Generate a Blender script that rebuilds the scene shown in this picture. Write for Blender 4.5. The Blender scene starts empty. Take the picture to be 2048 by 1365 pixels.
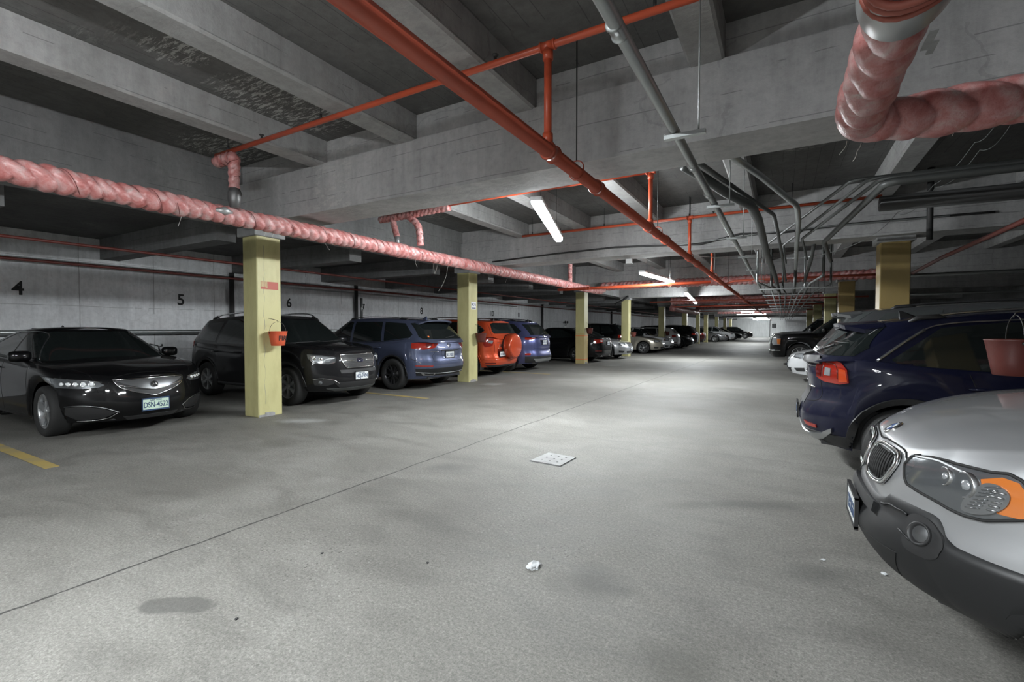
import bpy, bmesh, math, random
from mathutils import Vector, Matrix, noise
from mathutils.bvhtree import BVHTree
from mathutils.geometry import delaunay_2d_cdt

SC = bpy.context.scene
COL = SC.collection
PI = math.pi
random.seed(7)

# ------------------------------------------------------------------ camera
F_PX, CXP, CYP = 940.0, 1024.0, 682.5          # focal length and centre for the 2048x1365 frame
CAM_H, YAW, PITCH = 1.38, math.radians(29.913), math.radians(1.493)
cam_d = bpy.data.cameras.new('camera'); cam = bpy.data.objects.new('camera', cam_d); COL.objects.link(cam)
cam_d.sensor_width = 36.0; cam_d.lens = F_PX / 2048 * 36.0; cam_d.clip_start = .05; cam_d.clip_end = 300
cam.location = (0, 0, CAM_H); cam.rotation_euler = (PI / 2 - PITCH, 0, YAW)
SC.camera = cam
_F = Vector((-math.sin(YAW) * math.cos(PITCH), math.cos(YAW) * math.cos(PITCH), -math.sin(PITCH)))
_R = Vector((math.cos(YAW), math.sin(YAW), 0)); _U = _R.cross(_F)
def at(px, py, z):
    """point at height z seen at photo position (px, py) - used only to read sizes off the photograph"""
    d = _F + _R * ((px - CXP) / F_PX) + _U * ((CYP - py) / F_PX)
    return Vector((0, 0, CAM_H)) + d * ((z - CAM_H) / d.z)
def atY(px, py, Y):
    d = _F + _R * ((px - CXP) / F_PX) + _U * ((CYP - py) / F_PX)
    return Vector((0, 0, CAM_H)) + d * (Y / d.y)
def atX(px, py, X):
    d = _F + _R * ((px - CXP) / F_PX) + _U * ((CYP - py) / F_PX)
    return Vector((0, 0, CAM_H)) + d * (X / d.x)

# ------------------------------------------------------------------ world and exposure
w = bpy.data.worlds.new('world'); SC.world = w; w.use_nodes = True
w.node_tree.nodes['Background'].inputs[0].default_value = (.9, .95, 1, 1)
w.node_tree.nodes['Background'].inputs[1].default_value = .05
SC.view_settings.view_transform = 'Standard'; SC.view_settings.look = 'None'
SC.view_settings.gamma = 1; SC.view_settings.use_curve_mapping = False
SC.view_settings.exposure = 1.17
SC.cycles.max_bounces = 7; SC.cycles.diffuse_bounces = 4; SC.cycles.glossy_bounces = 3
SC.cycles.transmission_bounces = 3; SC.cycles.sample_clamp_indirect = 4
TUBE_POWER = 135.0

# ------------------------------------------------------------------ materials
def newmat(name):
    m = bpy.data.materials.new(name); m.use_nodes = True
    nt = m.node_tree; return m, nt, nt.nodes['Principled BSDF']
def nd(nt, typ, **kw):
    n = nt.nodes.new(typ)
    for k, v in kw.items():
        if k in n.inputs: n.inputs[k].default_value = v
        else: setattr(n, k, v)
    return n
def c4(c): return (c[0], c[1], c[2], 1)
def simple(name, col, rough=.5, metal=0, coat=0, spec=.5, emit=None, es=0, trans=0):
    m, nt, b = newmat(name)
    b.inputs['Base Color'].default_value = c4(col); b.inputs['Roughness'].default_value = rough
    b.inputs['Metallic'].default_value = metal; b.inputs['Coat Weight'].default_value = coat
    b.inputs['Coat Roughness'].default_value = .04; b.inputs['Specular IOR Level'].default_value = spec
    b.inputs['Transmission Weight'].default_value = trans
    if emit: b.inputs['Emission Color'].default_value = c4(emit); b.inputs['Emission Strength'].default_value = es
    return m
def ramp(nt, fac, stops):
    r = nt.nodes.new('ShaderNodeValToRGB'); nt.links.new(fac, r.inputs[0])
    e = r.color_ramp.elements
    e[0].position, e[0].color = stops[0][0], c4(stops[0][1]); e[1].position, e[1].color = stops[-1][0], c4(stops[-1][1])
    for p, c in stops[1:-1]:
        q = e.new(p); q.color = c4(c)
    return r.outputs[0]
def g3(v): return (v, v, v)
def mixc(nt, fac, a, b, mode='MIX'):
    n = nt.nodes.new('ShaderNodeMix'); n.data_type = 'RGBA'; n.blend_type = mode
    for s, x in ((n.inputs[0], fac), (n.inputs[6], a), (n.inputs[7], b)):
        if hasattr(x, 'links'): nt.links.new(x, s)
        elif isinstance(x, (int, float)): s.default_value = x
        else: s.default_value = c4(x)
    return n.outputs[2]
def mth(nt, op, a, b=None, c=None, clamp=False):
    n = nt.nodes.new('ShaderNodeMath'); n.operation = op; n.use_clamp = clamp
    for i, x in enumerate((a, b, c)):
        if x is None: continue
        if hasattr(x, 'links'): nt.links.new(x, n.inputs[i])
        else: n.inputs[i].default_value = x
    return n.outputs[0]
def noise_t(nt, vec, scale, detail=4, rough=.55, dist=0):
    n = nd(nt, 'ShaderNodeTexNoise', Scale=scale, Detail=detail, Roughness=rough, Distortion=dist)
    nt.links.new(vec, n.inputs['Vector']); return n.outputs['Fac']
def worldpos(nt, scale=None):
    g = nt.nodes.new('ShaderNodeNewGeometry'); o = g.outputs['Position']
    if scale:
        m = nt.nodes.new('ShaderNodeMapping'); m.inputs['Scale'].default_value = scale
        nt.links.new(o, m.inputs['Vector']); o = m.outputs[0]
    return o
def bump(nt, b, h, strength=.3, dist=.01):
    n = nd(nt, 'ShaderNodeBump', Strength=strength, Distance=dist)
    nt.links.new(h, n.inputs['Height']); nt.links.new(n.outputs[0], b.inputs['Normal'])

def mat_floor():
    m, nt, b = newmat('floor_concrete')
    P = worldpos(nt); sx = nt.nodes.new('ShaderNodeSeparateXYZ'); nt.links.new(P, sx.inputs[0])
    X, Y = sx.outputs[0], sx.outputs[1]
    big = noise_t(nt, P, .55, 5, .6, .4); mid = noise_t(nt, worldpos(nt, (1.0, 2.2, 1)), 1.6, 6, .62, .8)
    fine = noise_t(nt, P, 55, 5, .72); 
    col = ramp(nt, big, [(.3, (.15, .145, .131)), (.5, (.188, .183, .167)), (.72, (.245, .239, .222))])
    col = mixc(nt, .6, col, ramp(nt, mid, [(.3, g3(.55)), (.52, g3(.92)), (.8, g3(1.12))]), 'MULTIPLY')
    col = mixc(nt, .6, col, ramp(nt, fine, [(.3, g3(.45)), (.5, g3(.98)), (.70, g3(1.6))]), 'MULTIPLY')
    vf = noise_t(nt, P, 120, 3, .8); col = mixc(nt, .6, col, ramp(nt, vf, [(.32, g3(.5)), (.5, g3(1)), (.68, g3(1.55))]), 'MULTIPLY')
    # exposed aggregate: small dark pits and pale stones in worn areas
    v = nd(nt, 'ShaderNodeTexVoronoi', Scale=46.0, Randomness=1.0); nt.links.new(P, v.inputs['Vector'])
    vd = v.outputs['Distance']; vc = v.outputs['Color']
    sc = nt.nodes.new('ShaderNodeSeparateColor'); nt.links.new(vc, sc.inputs[0])
    worn = ramp(nt, noise_t(nt, P, .9, 4, .6), [(.42, g3(0)), (.62, g3(1))])
    pit = mth(nt, 'MULTIPLY', mth(nt, 'LESS_THAN', vd, .3), mth(nt, 'GREATER_THAN', sc.outputs[0], .82))
    stone = mth(nt, 'MULTIPLY', mth(nt, 'LESS_THAN', vd, .26), mth(nt, 'GREATER_THAN', sc.outputs[1], .88))
    wf = nt.nodes.new('ShaderNodeRGBToBW'); nt.links.new(worn, wf.inputs[0])
    col = mixc(nt, mth(nt, 'MULTIPLY', mth(nt, 'MULTIPLY', pit, wf.outputs[0]), .75), col, (.07, .065, .06))
    col = mixc(nt, mth(nt, 'MULTIPLY', mth(nt, 'MULTIPLY', stone, wf.outputs[0]), .4), col, (.45, .44, .42))
    # oil stains
    blobn = noise_t(nt, P, 3.5, 5, .6, .6)
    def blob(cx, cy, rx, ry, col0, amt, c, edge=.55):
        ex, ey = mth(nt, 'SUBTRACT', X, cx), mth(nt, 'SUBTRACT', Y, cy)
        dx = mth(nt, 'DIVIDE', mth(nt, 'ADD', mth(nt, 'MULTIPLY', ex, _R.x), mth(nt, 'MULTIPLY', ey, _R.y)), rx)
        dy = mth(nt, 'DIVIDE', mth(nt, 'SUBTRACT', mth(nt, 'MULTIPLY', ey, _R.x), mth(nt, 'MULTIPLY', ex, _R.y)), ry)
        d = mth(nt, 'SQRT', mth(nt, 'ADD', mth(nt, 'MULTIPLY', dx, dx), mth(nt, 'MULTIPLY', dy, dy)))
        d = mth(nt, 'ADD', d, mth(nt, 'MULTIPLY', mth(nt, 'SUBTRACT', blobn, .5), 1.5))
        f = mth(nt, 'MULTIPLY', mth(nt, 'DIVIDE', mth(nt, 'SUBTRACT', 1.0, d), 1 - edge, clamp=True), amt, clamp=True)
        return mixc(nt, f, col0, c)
    p = at(372, 1212, 0); col = blob(p.x, p.y, .215, .085, col, .68, (.08, .078, .074), .82)
    p = at(1190, 1165, 0); col = blob(p.x, p.y, .26, .2, col, .6, (.07, .07, .065), .2)
    p = at(1640, 1150, 0); col = blob(p.x, p.y, .35, .14, col, .5, (.07, .07, .065), .2)
    p = at(1500, 1010, 0); col = blob(p.x, p.y, .8, .12, col, .5, (.075, .075, .07), .2)
    p = at(1350, 1330, 0); col = blob(p.x, p.y, .3, .22, col, .5, (.07, .068, .06), .1)
    p = at(900, 935, 0); col = blob(p.x, p.y, .3, .16, col, .45, (.08, .078, .075), .2)
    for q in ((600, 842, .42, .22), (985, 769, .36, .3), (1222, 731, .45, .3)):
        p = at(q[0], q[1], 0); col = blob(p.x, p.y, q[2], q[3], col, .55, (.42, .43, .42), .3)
    # expansion joint along the lane and a hairline crack across it
    wob = mth(nt, 'MULTIPLY', mth(nt, 'SUBTRACT', noise_t(nt, worldpos(nt, (0, 1, 0)), 1.3, 6, .6), .5), .09)
    jx = mth(nt, 'ABSOLUTE', mth(nt, 'SUBTRACT', mth(nt, 'ADD', X, wob), mth(nt, 'MULTIPLY_ADD', Y, .016, -3.27)))
    wid = mth(nt, 'MULTIPLY_ADD', noise_t(nt, worldpos(nt, (0, 1, 0)), 9, 3), .016, .001)
    col = mixc(nt, mth(nt, 'MULTIPLY', mth(nt, 'LESS_THAN', jx, wid), .93), col, (.045, .044, .042))
    wob2 = mth(nt, 'MULTIPLY', mth(nt, 'SUBTRACT', noise_t(nt, worldpos(nt, (1, 0, 0)), 1.7, 5, .6), .5), .16)
    for yy, x0 in ((5.6, -3.2), (14.7, -3.2), (26.0, -3.0)):
        jy = mth(nt, 'ABSOLUTE', mth(nt, 'SUBTRACT', mth(nt, 'ADD', Y, wob2), yy))
        f = mth(nt, 'MULTIPLY', mth(nt, 'LESS_THAN', jy, .006), mth(nt, 'GREATER_THAN', X, x0))
        col = mixc(nt, mth(nt, 'MULTIPLY', f, .6), col, (.1, .1, .095))
    nt.links.new(col, b.inputs['Base Color'])
    rr = ramp(nt, mid, [(.3, g3(.60)), (.7, g3(.78))]); nt.links.new(rr, b.inputs['Roughness'])
    h = mth(nt, 'ADD', mth(nt, 'MULTIPLY', fine, .5), mth(nt, 'MULTIPLY', mth(nt, 'MULTIPLY', vd, wf.outputs[0]), .5))
    bump(nt, b, h, .35, .012)
    return m

def mat_conc(name, base, var=.3, boards=None, spall=0, scale=1.0, tint=(1, 1, 1), rough=.85, spots=(), panels=False, crk=.2):
    """cast concrete; boards = axis ('z' or 'y') of the shuttering lines"""
    m, nt, b = newmat(name)
    P = worldpos(nt)
    big = noise_t(nt, P, .7 * scale, 5, .6, .5); fine = noise_t(nt, P, 14 * scale, 6, .7)
    lo, hi = base * (1 - var), base * (1 + var)
    t = tint
    col = ramp(nt, big, [(.28, (lo * t[0], lo * t[1], lo * t[2])), (.72, (hi * t[0], hi * t[1], hi * t[2]))])
    col = mixc(nt, .5, col, ramp(nt, fine, [(.3, g3(.72)), (.5, g3(1)), (.75, g3(1.2))]), 'MULTIPLY')
    streak = noise_t(nt, worldpos(nt, (3.2, 3.2, .35)), 2.2, 5, .7)
    col = mixc(nt, .35, col, ramp(nt, streak, [(.35, g3(.62)), (.6, g3(1.08))]), 'MULTIPLY')
    h = fine
    if boards:
        sx = nt.nodes.new('ShaderNodeSeparateXYZ'); nt.links.new(P, sx.inputs[0])
        ax = sx.outputs['XYZ'.index(boards.upper())]
        wobv = mth(nt, 'MULTIPLY', noise_t(nt, P, .8, 2), .05)
        fr = mth(nt, 'FRACT', mth(nt, 'DIVIDE', mth(nt, 'ADD', ax, wobv), .148))
        ln = mth(nt, 'LESS_THAN', fr, .05)
        brk = mth(nt, 'GREATER_THAN', noise_t(nt, worldpos(nt, (1.3, 1.3, 6)), 1.2, 4), .5)
        lf = mth(nt, 'MULTIPLY', ln, brk)
        col = mixc(nt, mth(nt, 'MULTIPLY', lf, .55), col, (base * .35,) * 3)
        h = mth(nt, 'SUBTRACT', fine, mth(nt, 'MULTIPLY', lf, 1.2))
    if panels:
        sx = nt.nodes.new('ShaderNodeSeparateXYZ'); nt.links.new(P, sx.inputs[0])
        wv = mth(nt, 'MULTIPLY', noise_t(nt, P, 1.2, 3), .05)
        fy = mth(nt, 'LESS_THAN', mth(nt, 'FRACT', mth(nt, 'DIVIDE', mth(nt, 'ADD', sx.outputs[1], wv), 1.31)), .011)
        fz = mth(nt, 'LESS_THAN', mth(nt, 'FRACT', mth(nt, 'DIVIDE', mth(nt, 'ADD', sx.outputs[2], wv), .93)), .010)
        ff = mth(nt, 'MULTIPLY', mth(nt, 'MAXIMUM', fy, fz), mth(nt, 'GREATER_THAN', noise_t(nt, P, 1.1, 4), .42))
        col = mixc(nt, mth(nt, 'MULTIPLY', ff, .6), col, (base * .25,) * 3)
    # cracks
    v = nd(nt, 'ShaderNodeTexVoronoi', Scale=.55, feature='DISTANCE_TO_EDGE')
    dn = nt.nodes.new('ShaderNodeVectorMath'); dn.operation = 'ADD'
    nn = nd(nt, 'ShaderNodeTexNoise', Scale=2.5, Detail=5.0); nt.links.new(P, nn.inputs['Vector'])
    sc = nt.nodes.new('ShaderNodeVectorMath'); sc.operation = 'SCALE'; sc.inputs['Scale'].default_value = .35
    nt.links.new(nn.outputs['Color'], sc.inputs[0]); nt.links.new(P, dn.inputs[0]); nt.links.new(sc.outputs[0], dn.inputs[1])
    nt.links.new(dn.outputs[0], v.inputs['Vector'])
    cr = mth(nt, 'MULTIPLY', mth(nt, 'LESS_THAN', v.outputs['Distance'], .004), mth(nt, 'GREATER_THAN', noise_t(nt, P, .6, 2), .52))
    col = mixc(nt, mth(nt, 'MULTIPLY', cr, crk), col, (base * .3,) * 3)
    if spall:
        s = noise_t(nt, P, .45, 3, .5); s2 = noise_t(nt, worldpos(nt, (1, 5, 3)), 5, 6, .8)
        near = mth(nt, 'MULTIPLY', mth(nt, 'SUBTRACT', s, .60, clamp=True), 10, clamp=True)
        sp = nt.nodes.new('ShaderNodeSeparateXYZ'); nt.links.new(P, sp.inputs[0])
        for cx_, cy_, rx_, ry_ in spots:
            dx = mth(nt, 'DIVIDE', mth(nt, 'SUBTRACT', sp.outputs[0], cx_), rx_); dy = mth(nt, 'DIVIDE', mth(nt, 'SUBTRACT', sp.outputs[1], cy_), ry_)
            dd = mth(nt, 'ADD', mth(nt, 'ADD', mth(nt, 'MULTIPLY', dx, dx), mth(nt, 'MULTIPLY', dy, dy)), mth(nt, 'MULTIPLY', mth(nt, 'SUBTRACT', fine, .5), 2.5))
            near = mth(nt, 'MAXIMUM', near, mth(nt, 'MULTIPLY', mth(nt, 'SUBTRACT', 1.0, dd, clamp=True), 2.2, clamp=True))
        f = mth(nt, 'MULTIPLY', near, mth(nt, 'GREATER_THAN', s2, .53))
        col = mixc(nt, mth(nt, 'MULTIPLY', f, spall), col, (.55, .55, .52))
        h = mth(nt, 'ADD', h, mth(nt, 'MULTIPLY', f, .8))
    nt.links.new(col, b.inputs['Base Color']); b.inputs['Roughness'].default_value = rough
    b.inputs['Specular IOR Level'].default_value = .3
    bump(nt, b, h, .5, .012)
    return m

def mat_paint(name, base, dirt, rough=.5, amt=.5, scale=3):
    m, nt, b = newmat(name)
    P = worldpos(nt)
    n1 = noise_t(nt, worldpos(nt, (1, 1, .35)), scale, 6, .65); n2 = noise_t(nt, P, 30, 4, .7)
    col = mixc(nt, mth(nt, 'MULTIPLY', ramp(nt, n1, [(.45, g3(0)), (.75, g3(1))]), amt), base, dirt)
    chip = mth(nt, 'GREATER_THAN', n2, .74)
    col = mixc(nt, mth(nt, 'MULTIPLY', chip, .7), col, dirt)
    nt.links.new(col, b.inputs['Base Color']); b.inputs['Roughness'].default_value = rough
    bump(nt, b, n2, .12, .004)
    return m

def mat_insul():
    m, nt, b = newmat('pink_pipe_wrap')
    P = worldpos(nt)
    n1 = noise_t(nt, P, 9, 4, .6, .6); n2 = noise_t(nt, worldpos(nt, (3, 1, 2)), 26, 5, .75, 1.5)
    col = ramp(nt, n1, [(.30, (.40, .11, .10)), (.46, (.52, .21, .20)), (.60, (.57, .325, .315)), (.78, (.56, .50, .48))])
    col = mixc(nt, .4, col, ramp(nt, n2, [(.35, (.62, .34, .32)), (.5, g3(1)), (.7, g3(1.12))]), 'MULTIPLY')
    nt.links.new(col, b.inputs['Base Color']); b.inputs['Roughness'].default_value = .33
    b.inputs['Coat Weight'].default_value = .35; b.inputs['Coat Roughness'].default_value = .25
    bump(nt, b, n2, .35, .012)
    return m

def mat_carpaint(name, col, metal=.35, rough=.32, coat=1.0):
    m, nt, b = newmat(name)
    b.inputs['Base Color'].default_value = c4(col); b.inputs['Metallic'].default_value = metal
    b.inputs['Roughness'].default_value = rough
    b.inputs['Coat Weight'].default_value = coat; b.inputs['Coat Roughness'].default_value = .05
    b.inputs['Specular IOR Level'].default_value = .2 * coat
    return m

M = {}
def setup_mats():
    M['floor'] = mat_floor()
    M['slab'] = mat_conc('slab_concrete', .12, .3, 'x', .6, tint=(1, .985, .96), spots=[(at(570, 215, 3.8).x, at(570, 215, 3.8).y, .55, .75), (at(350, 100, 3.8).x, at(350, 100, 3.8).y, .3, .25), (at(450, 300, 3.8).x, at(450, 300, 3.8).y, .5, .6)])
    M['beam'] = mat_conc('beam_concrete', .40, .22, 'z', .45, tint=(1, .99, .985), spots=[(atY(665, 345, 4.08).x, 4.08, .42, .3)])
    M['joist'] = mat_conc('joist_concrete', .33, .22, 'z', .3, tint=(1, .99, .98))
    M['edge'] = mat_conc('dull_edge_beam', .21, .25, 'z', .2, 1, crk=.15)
    M['ochre_light'] = mat_paint('light_ochre_paint', (.50, .40, .19), (.30, .23, .10), .4, .4)
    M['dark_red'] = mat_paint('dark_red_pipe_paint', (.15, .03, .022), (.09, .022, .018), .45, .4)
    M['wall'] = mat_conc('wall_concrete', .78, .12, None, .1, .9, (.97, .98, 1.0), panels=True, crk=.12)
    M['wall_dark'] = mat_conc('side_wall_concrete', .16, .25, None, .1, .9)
    M['wall_white'] = mat_conc('white_painted_wall', .72, .08, None, 0, 1, (.98, 1, 1))
    M['yellow'] = mat_paint('yellow_column_paint', (.53, .495, .245), (.30, .26, .12), .45, .6)
    M['ochre'] = mat_paint('ochre_column_paint', (.33, .24, .09), (.20, .145, .06), .4, .4)
    M['cement'] = mat_conc('bare_cement', .3, .2)
    M['red'] = mat_paint('red_pipe_paint', (.52, .085, .035), (.30, .06, .035), .38, .5)
    M['red_pipe'] = mat_paint('red_main_paint', (.40, .075, .04), (.24, .05, .035), .4, .4)
    M['bucket'] = mat_paint('bucket_red', (.62, .10, .04), (.42, .08, .05), .42, .4, 8)
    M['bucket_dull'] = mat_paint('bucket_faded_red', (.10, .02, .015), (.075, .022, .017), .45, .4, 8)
    M['galv'] = simple('galvanised_metal', (.42, .44, .44), .38, .8)
    M['galv_dark'] = simple('aged_conduit', (.09, .095, .093), .5, .4)
    M['steel'] = simple('dark_rod', (.06, .06, .06), .5, .6)
    M['iron'] = simple('cast_iron', (.045, .045, .045), .6, .2)
    M['insul'] = mat_insul()
    M['twine'] = simple('dark_twine', (.16, .05, .045), .8)
    M['thread'] = simple('pale_thread', (.55, .52, .48), .8)
    M['foil'] = simple('foil_tape', (.42, .43, .43), .35, .5)
    M['foil_dark'] = simple('dirty_foil', (.14, .14, .14), .45, .5)
    M['tube'] = simple('lit_tube', (1, 1, 1), .4, emit=(.93, .98, 1.0), es=TUBE_POWER)
    M['fixture'] = simple('fixture_white', (.75, .76, .76), .4)
    M['lineyellow'] = mat_paint('line_yellow', (.40, .30, .10), (.23, .215, .18), .6, 1.0, 3)
    M['black'] = simple('stencil_black', (.015, .015, .015), .7)
    M['orange'] = simple('orange_band', (.70, .20, .06), .5)
    M['sign'] = simple('sign_white', (.75, .76, .78), .5)
    M['sticker_red'] = simple('sticker_red', (.45, .12, .09), .6)
    M['plate_steel'] = mat_conc('drain_plate', .32, .12, rough=.5)
    # cars
    M['p_black'] = mat_carpaint('paint_black', (.002, .002, .0025), 0, .5, .6)
    M['p_forest'] = mat_carpaint('paint_dark_grey', (.005, .005, .006), .0, .5, .7)
    M['p_blue'] = mat_carpaint('paint_slate_blue', (.085, .10, .165), .5, .34)
    M['p_navy'] = mat_carpaint('paint_navy', (.004, .005, .02), 0, .5, .65)
    M['p_orange'] = mat_carpaint('paint_red_orange', (.50, .065, .022), .25, .3)
    M['p_rogue'] = mat_carpaint('paint_blue', (.075, .085, .19), .5, .32)
    M['p_silver'] = mat_carpaint('paint_silver', (.42, .43, .45), .75, .36)
    M['p_bmw'] = mat_carpaint('paint_warm_silver', (.36, .365, .375), .5, .45)
    M['p_white'] = mat_carpaint('paint_white', (.50, .51, .52), 0, .3)
    M['p_gold'] = mat_carpaint('paint_champagne', (.42, .39, .33), .6, .35)
    M['p_grey'] = mat_carpaint('paint_grey', (.12, .125, .13), .6, .35)
    M['p_dgrey'] = mat_carpaint('paint_graphite', (.016, .017, .019), .3, .4, .8)
    M['p_maroon'] = mat_carpaint('paint_maroon', (.06, .012, .012), .3, .3)
    M['glass'] = simple('car_glass', (.010, .013, .013), .05, 0, 0, .7)
    M['glass_grey'] = simple('pale_car_glass', (.06, .066, .066), .12, 0, 0, .8)
    M['rubber'] = simple('rubber', (.018, .018, .018), .75)
    M['plastic'] = simple('black_plastic', (.022, .022, .023), .5)
    M['plastic_grey'] = simple('grey_plastic', (.014, .0145, .0155), .48)
    M['chrome'] = simple('chrome', (.78, .79, .8), .14, 1)
    M['satin'] = simple('satin_chrome', (.5, .51, .52), .3, 1)
    M['alloy'] = simple('alloy', (.48, .49, .5), .32, .85)
    M['alloy_dark'] = simple('dark_alloy', (.10, .10, .105), .35, .8)
    M['lamp'] = simple('lamp_housing', (.16, .17, .18), .18, .6, 1)
    M['lamp_clear'] = simple('lamp_lens', (.40, .42, .44), .10, .5, 1)
    M['lamp_white'] = simple('lamp_white', (.8, .82, .84), .15, 0, 1)
    M['tail'] = simple('tail_lens', (.27, .018, .010), .12, 0, 1)
    M['tail_dark'] = simple('tail_lens_dark', (.09, .008, .007), .12, 0, 1)
    M['amber'] = simple('amber_lens', (.55, .16, .03), .18, 0, 1)
    M['plate'] = simple('number_plate', (.68, .70, .70), .45)
    M['plate_green'] = simple('pale_green_plate', (.58, .72, .60), .45)
    M['plate_blue'] = simple('plate_border', (.03, .06, .13), .5)
    M['beak'] = simple('grille_grey', (.16, .165, .17), .3, .7)
    M['tail_orange'] = simple('tail_lens_orange', (.50, .06, .015), .12, 0, 1)
    M['strip'] = simple('strip_red', (.30, .08, .055), .5)
    M['flute'] = simple('fluted_lens', (.17, .175, .18), .18, .4, 1)
    M['seam'] = simple('panel_gap', (.004, .004, .004), .9)
    M['paper'] = simple('crumpled_paper', (.62, .64, .65), .8)
    M['skinblue'] = simple('logo_blue', (.03, .09, .28), .3)
    M['sticker_orange'] = simple('sticker_orange', (.8, .2, .05), .5)
setup_mats()

# ------------------------------------------------------------------ mesh helpers
def tag(o, label=None, cat=None, group=None, kind=None):
    if label: o['label'] = label
    if cat: o['category'] = cat
    if group: o['group'] = group
    if kind: o['kind'] = kind
    return o
def link(name, me, m, parent=None):
    o = bpy.data.objects.new(name, me); COL.objects.link(o)
    if m is not None:
        for x in (m if isinstance(m, (list, tuple)) else [m]): me.materials.append(x)
    if parent is not None: o.parent = parent
    return o
class MB:
    """collects shapes for one mesh object"""
    def __init__(s): s.v, s.f, s.mi, s.sm = [], [], [], []
    def add(s, v, f, mi=0, sm=False):
        o = len(s.v); s.v += [tuple(p) for p in v]
        for q in f: s.f.append([i + o for i in q]); s.mi.append(mi); s.sm.append(sm)
        return s
    def box(s, a, b, mi=0, rot=None, at0=None):
        x0, y0, z0 = a; x1, y1, z1 = b
        v = [Vector(p) for p in ((x0, y0, z0), (x1, y0, z0), (x1, y1, z0), (x0, y1, z0), (x0, y0, z1), (x1, y0, z1), (x1, y1, z1), (x0, y1, z1))]
        if rot is not None: v = [rot @ p for p in v]
        if at0 is not None: v = [p + Vector(at0) for p in v]
        return s.add(v, [(0, 3, 2, 1), (4, 5, 6, 7), (0, 1, 5, 4), (1, 2, 6, 5), (2, 3, 7, 6), (3, 0, 4, 7)], mi)
    def bbox(s, a, b, r=.01, mi=0):
        """box with chamfered vertical edges and top/bottom rims"""
        x0, y0, z0 = a; x1, y1, z1 = b
        def ring(z, i):
            return [(x0 + r, y0 + i, z), (x1 - r, y0 + i, z), (x1 - i, y0 + r, z), (x1 - i, y1 - r, z), (x1 - r, y1 - i, z), (x0 + r, y1 - i, z), (x0 + i, y1 - r, z), (x0 + i, y0 + r, z)]
        R = [ring(z0, r), ring(z0 + r, 0), ring(z1 - r, 0), ring(z1, r)]
        v = [p for q in R for p in q]; f = [tuple(range(7, -1, -1)), tuple(range(24, 32))]
        for k in range(3):
            for i in range(8):
                j = (i + 1) % 8; f.append((k * 8 + i, k * 8 + j, k * 8 + 8 + j, k * 8 + 8 + i))
        return s.add(v, f, mi)
    def tube(s, pts, r, n=10, mi=0, caps=True, closed=False, rf=None):
        pts = [Vector(p) for p in pts]; N = len(pts); V = []; up = None
        for i, p in enumerate(pts):
            a = pts[(i - 1) % N] if (i or closed) else p; b = pts[(i + 1) % N] if (i < N - 1 or closed) else p
            t = (b - a).normalized() if (b - a).length > 1e-9 else Vector((0, 0, 1))
            if up is None:
                up = Vector((0, 0, 1)) if abs(t.z) < .9 else Vector((1, 0, 0))
            u = (up - t * up.dot(t))
            if u.length < 1e-6: u = t.orthogonal()
            u.normalize(); up = u; w_ = t.cross(u)
            rr = r[i] if isinstance(r, (list, tuple)) else r
            for k in range(n):
                th = 2 * PI * k / n; q = rr * (rf(i, th) if rf else 1)
                V.append(p + u * (math.cos(th) * q) + w_ * (math.sin(th) * q))
        F = []
        for i in range(N if closed else N - 1):
            a0 = i * n; b0 = ((i + 1) % N) * n
            for k in range(n):
                k2 = (k + 1) % n; F.append((a0 + k, a0 + k2, b0 + k2, b0 + k))
        if caps and not closed: F.append(tuple(range(n - 1, -1, -1))); F.append(tuple((N - 1) * n + k for k in range(n)))
        return s.add(V, F, mi, True)
    def lathe(s, prof, mat4=None, n=32, mi=0, sm=True, arc=None):
        """prof: (radius, height along local z)"""
        V = []
        for r, z in prof:
            for k in range(n):
                th = 2 * PI * k / n; V.append(Vector((r * math.cos(th), r * math.sin(th), z)))
        F = []
        for i in range(len(prof) - 1):
            for k in range(n):
                k2 = (k + 1) % n; F.append((i * n + k, i * n + k2, (i + 1) * n + k2, (i + 1) * n + k))
        if mat4 is not None: V = [mat4 @ p for p in V]
        return s.add(V, F, mi, sm)
    def disc(s, c, r, axis='z', n=24, mi=0):
        M4 = Matrix.Translation(c) @ (Matrix() if axis == 'z' else Matrix.Rotation(PI / 2, 4, 'Y') if axis == 'x' else Matrix.Rotation(-PI / 2, 4, 'X'))
        V = [M4 @ Vector((r * math.cos(2 * PI * k / n), r * math.sin(2 * PI * k / n), 0)) for k in range(n)]
        return s.add(V, [tuple(range(n))], mi)
    def build(s, name, m, parent=None, smooth=None):
        me = bpy.data.meshes.new(name); me.from_pydata(s.v, [], s.f)
        me.polygons.foreach_set('material_index', s.mi)
        me.polygons.foreach_set('use_smooth', [smooth] * len(s.f) if smooth is not None else s.sm)
        me.update()
        return link(name, me, m, parent)
def empty(name, loc, rz=0):
    o = bpy.data.objects.new(name, None); COL.objects.link(o); o.location = loc; o.rotation_euler = (0, 0, rz)
    o.empty_display_size = .1; return o
def copy_tree(o, parent=None):
    c = o.copy(); COL.objects.link(c)
    if parent is not None: c.parent = parent
    for ch in list(o.children): copy_tree(ch, c)
    return c
def bendpath(pts, r=.12, n=5):
    """polyline with rounded corners"""
    pts = [Vector(p) for p in pts]; out = [pts[0]]
    for i in range(1, len(pts) - 1):
        a, b, c = pts[i - 1], pts[i], pts[i + 1]
        d1 = (a - b); d2 = (c - b); q = min(r, d1.length * .45, d2.length * .45)
        p1 = b + d1.normalized() * q; p2 = b + d2.normalized() * q
        for k in range(n + 1):
            t = k / n; out.append(p1 * (1 - t) ** 2 + b * (2 * t * (1 - t)) + p2 * t * t)
    out.append(pts[-1]); return out
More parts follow.
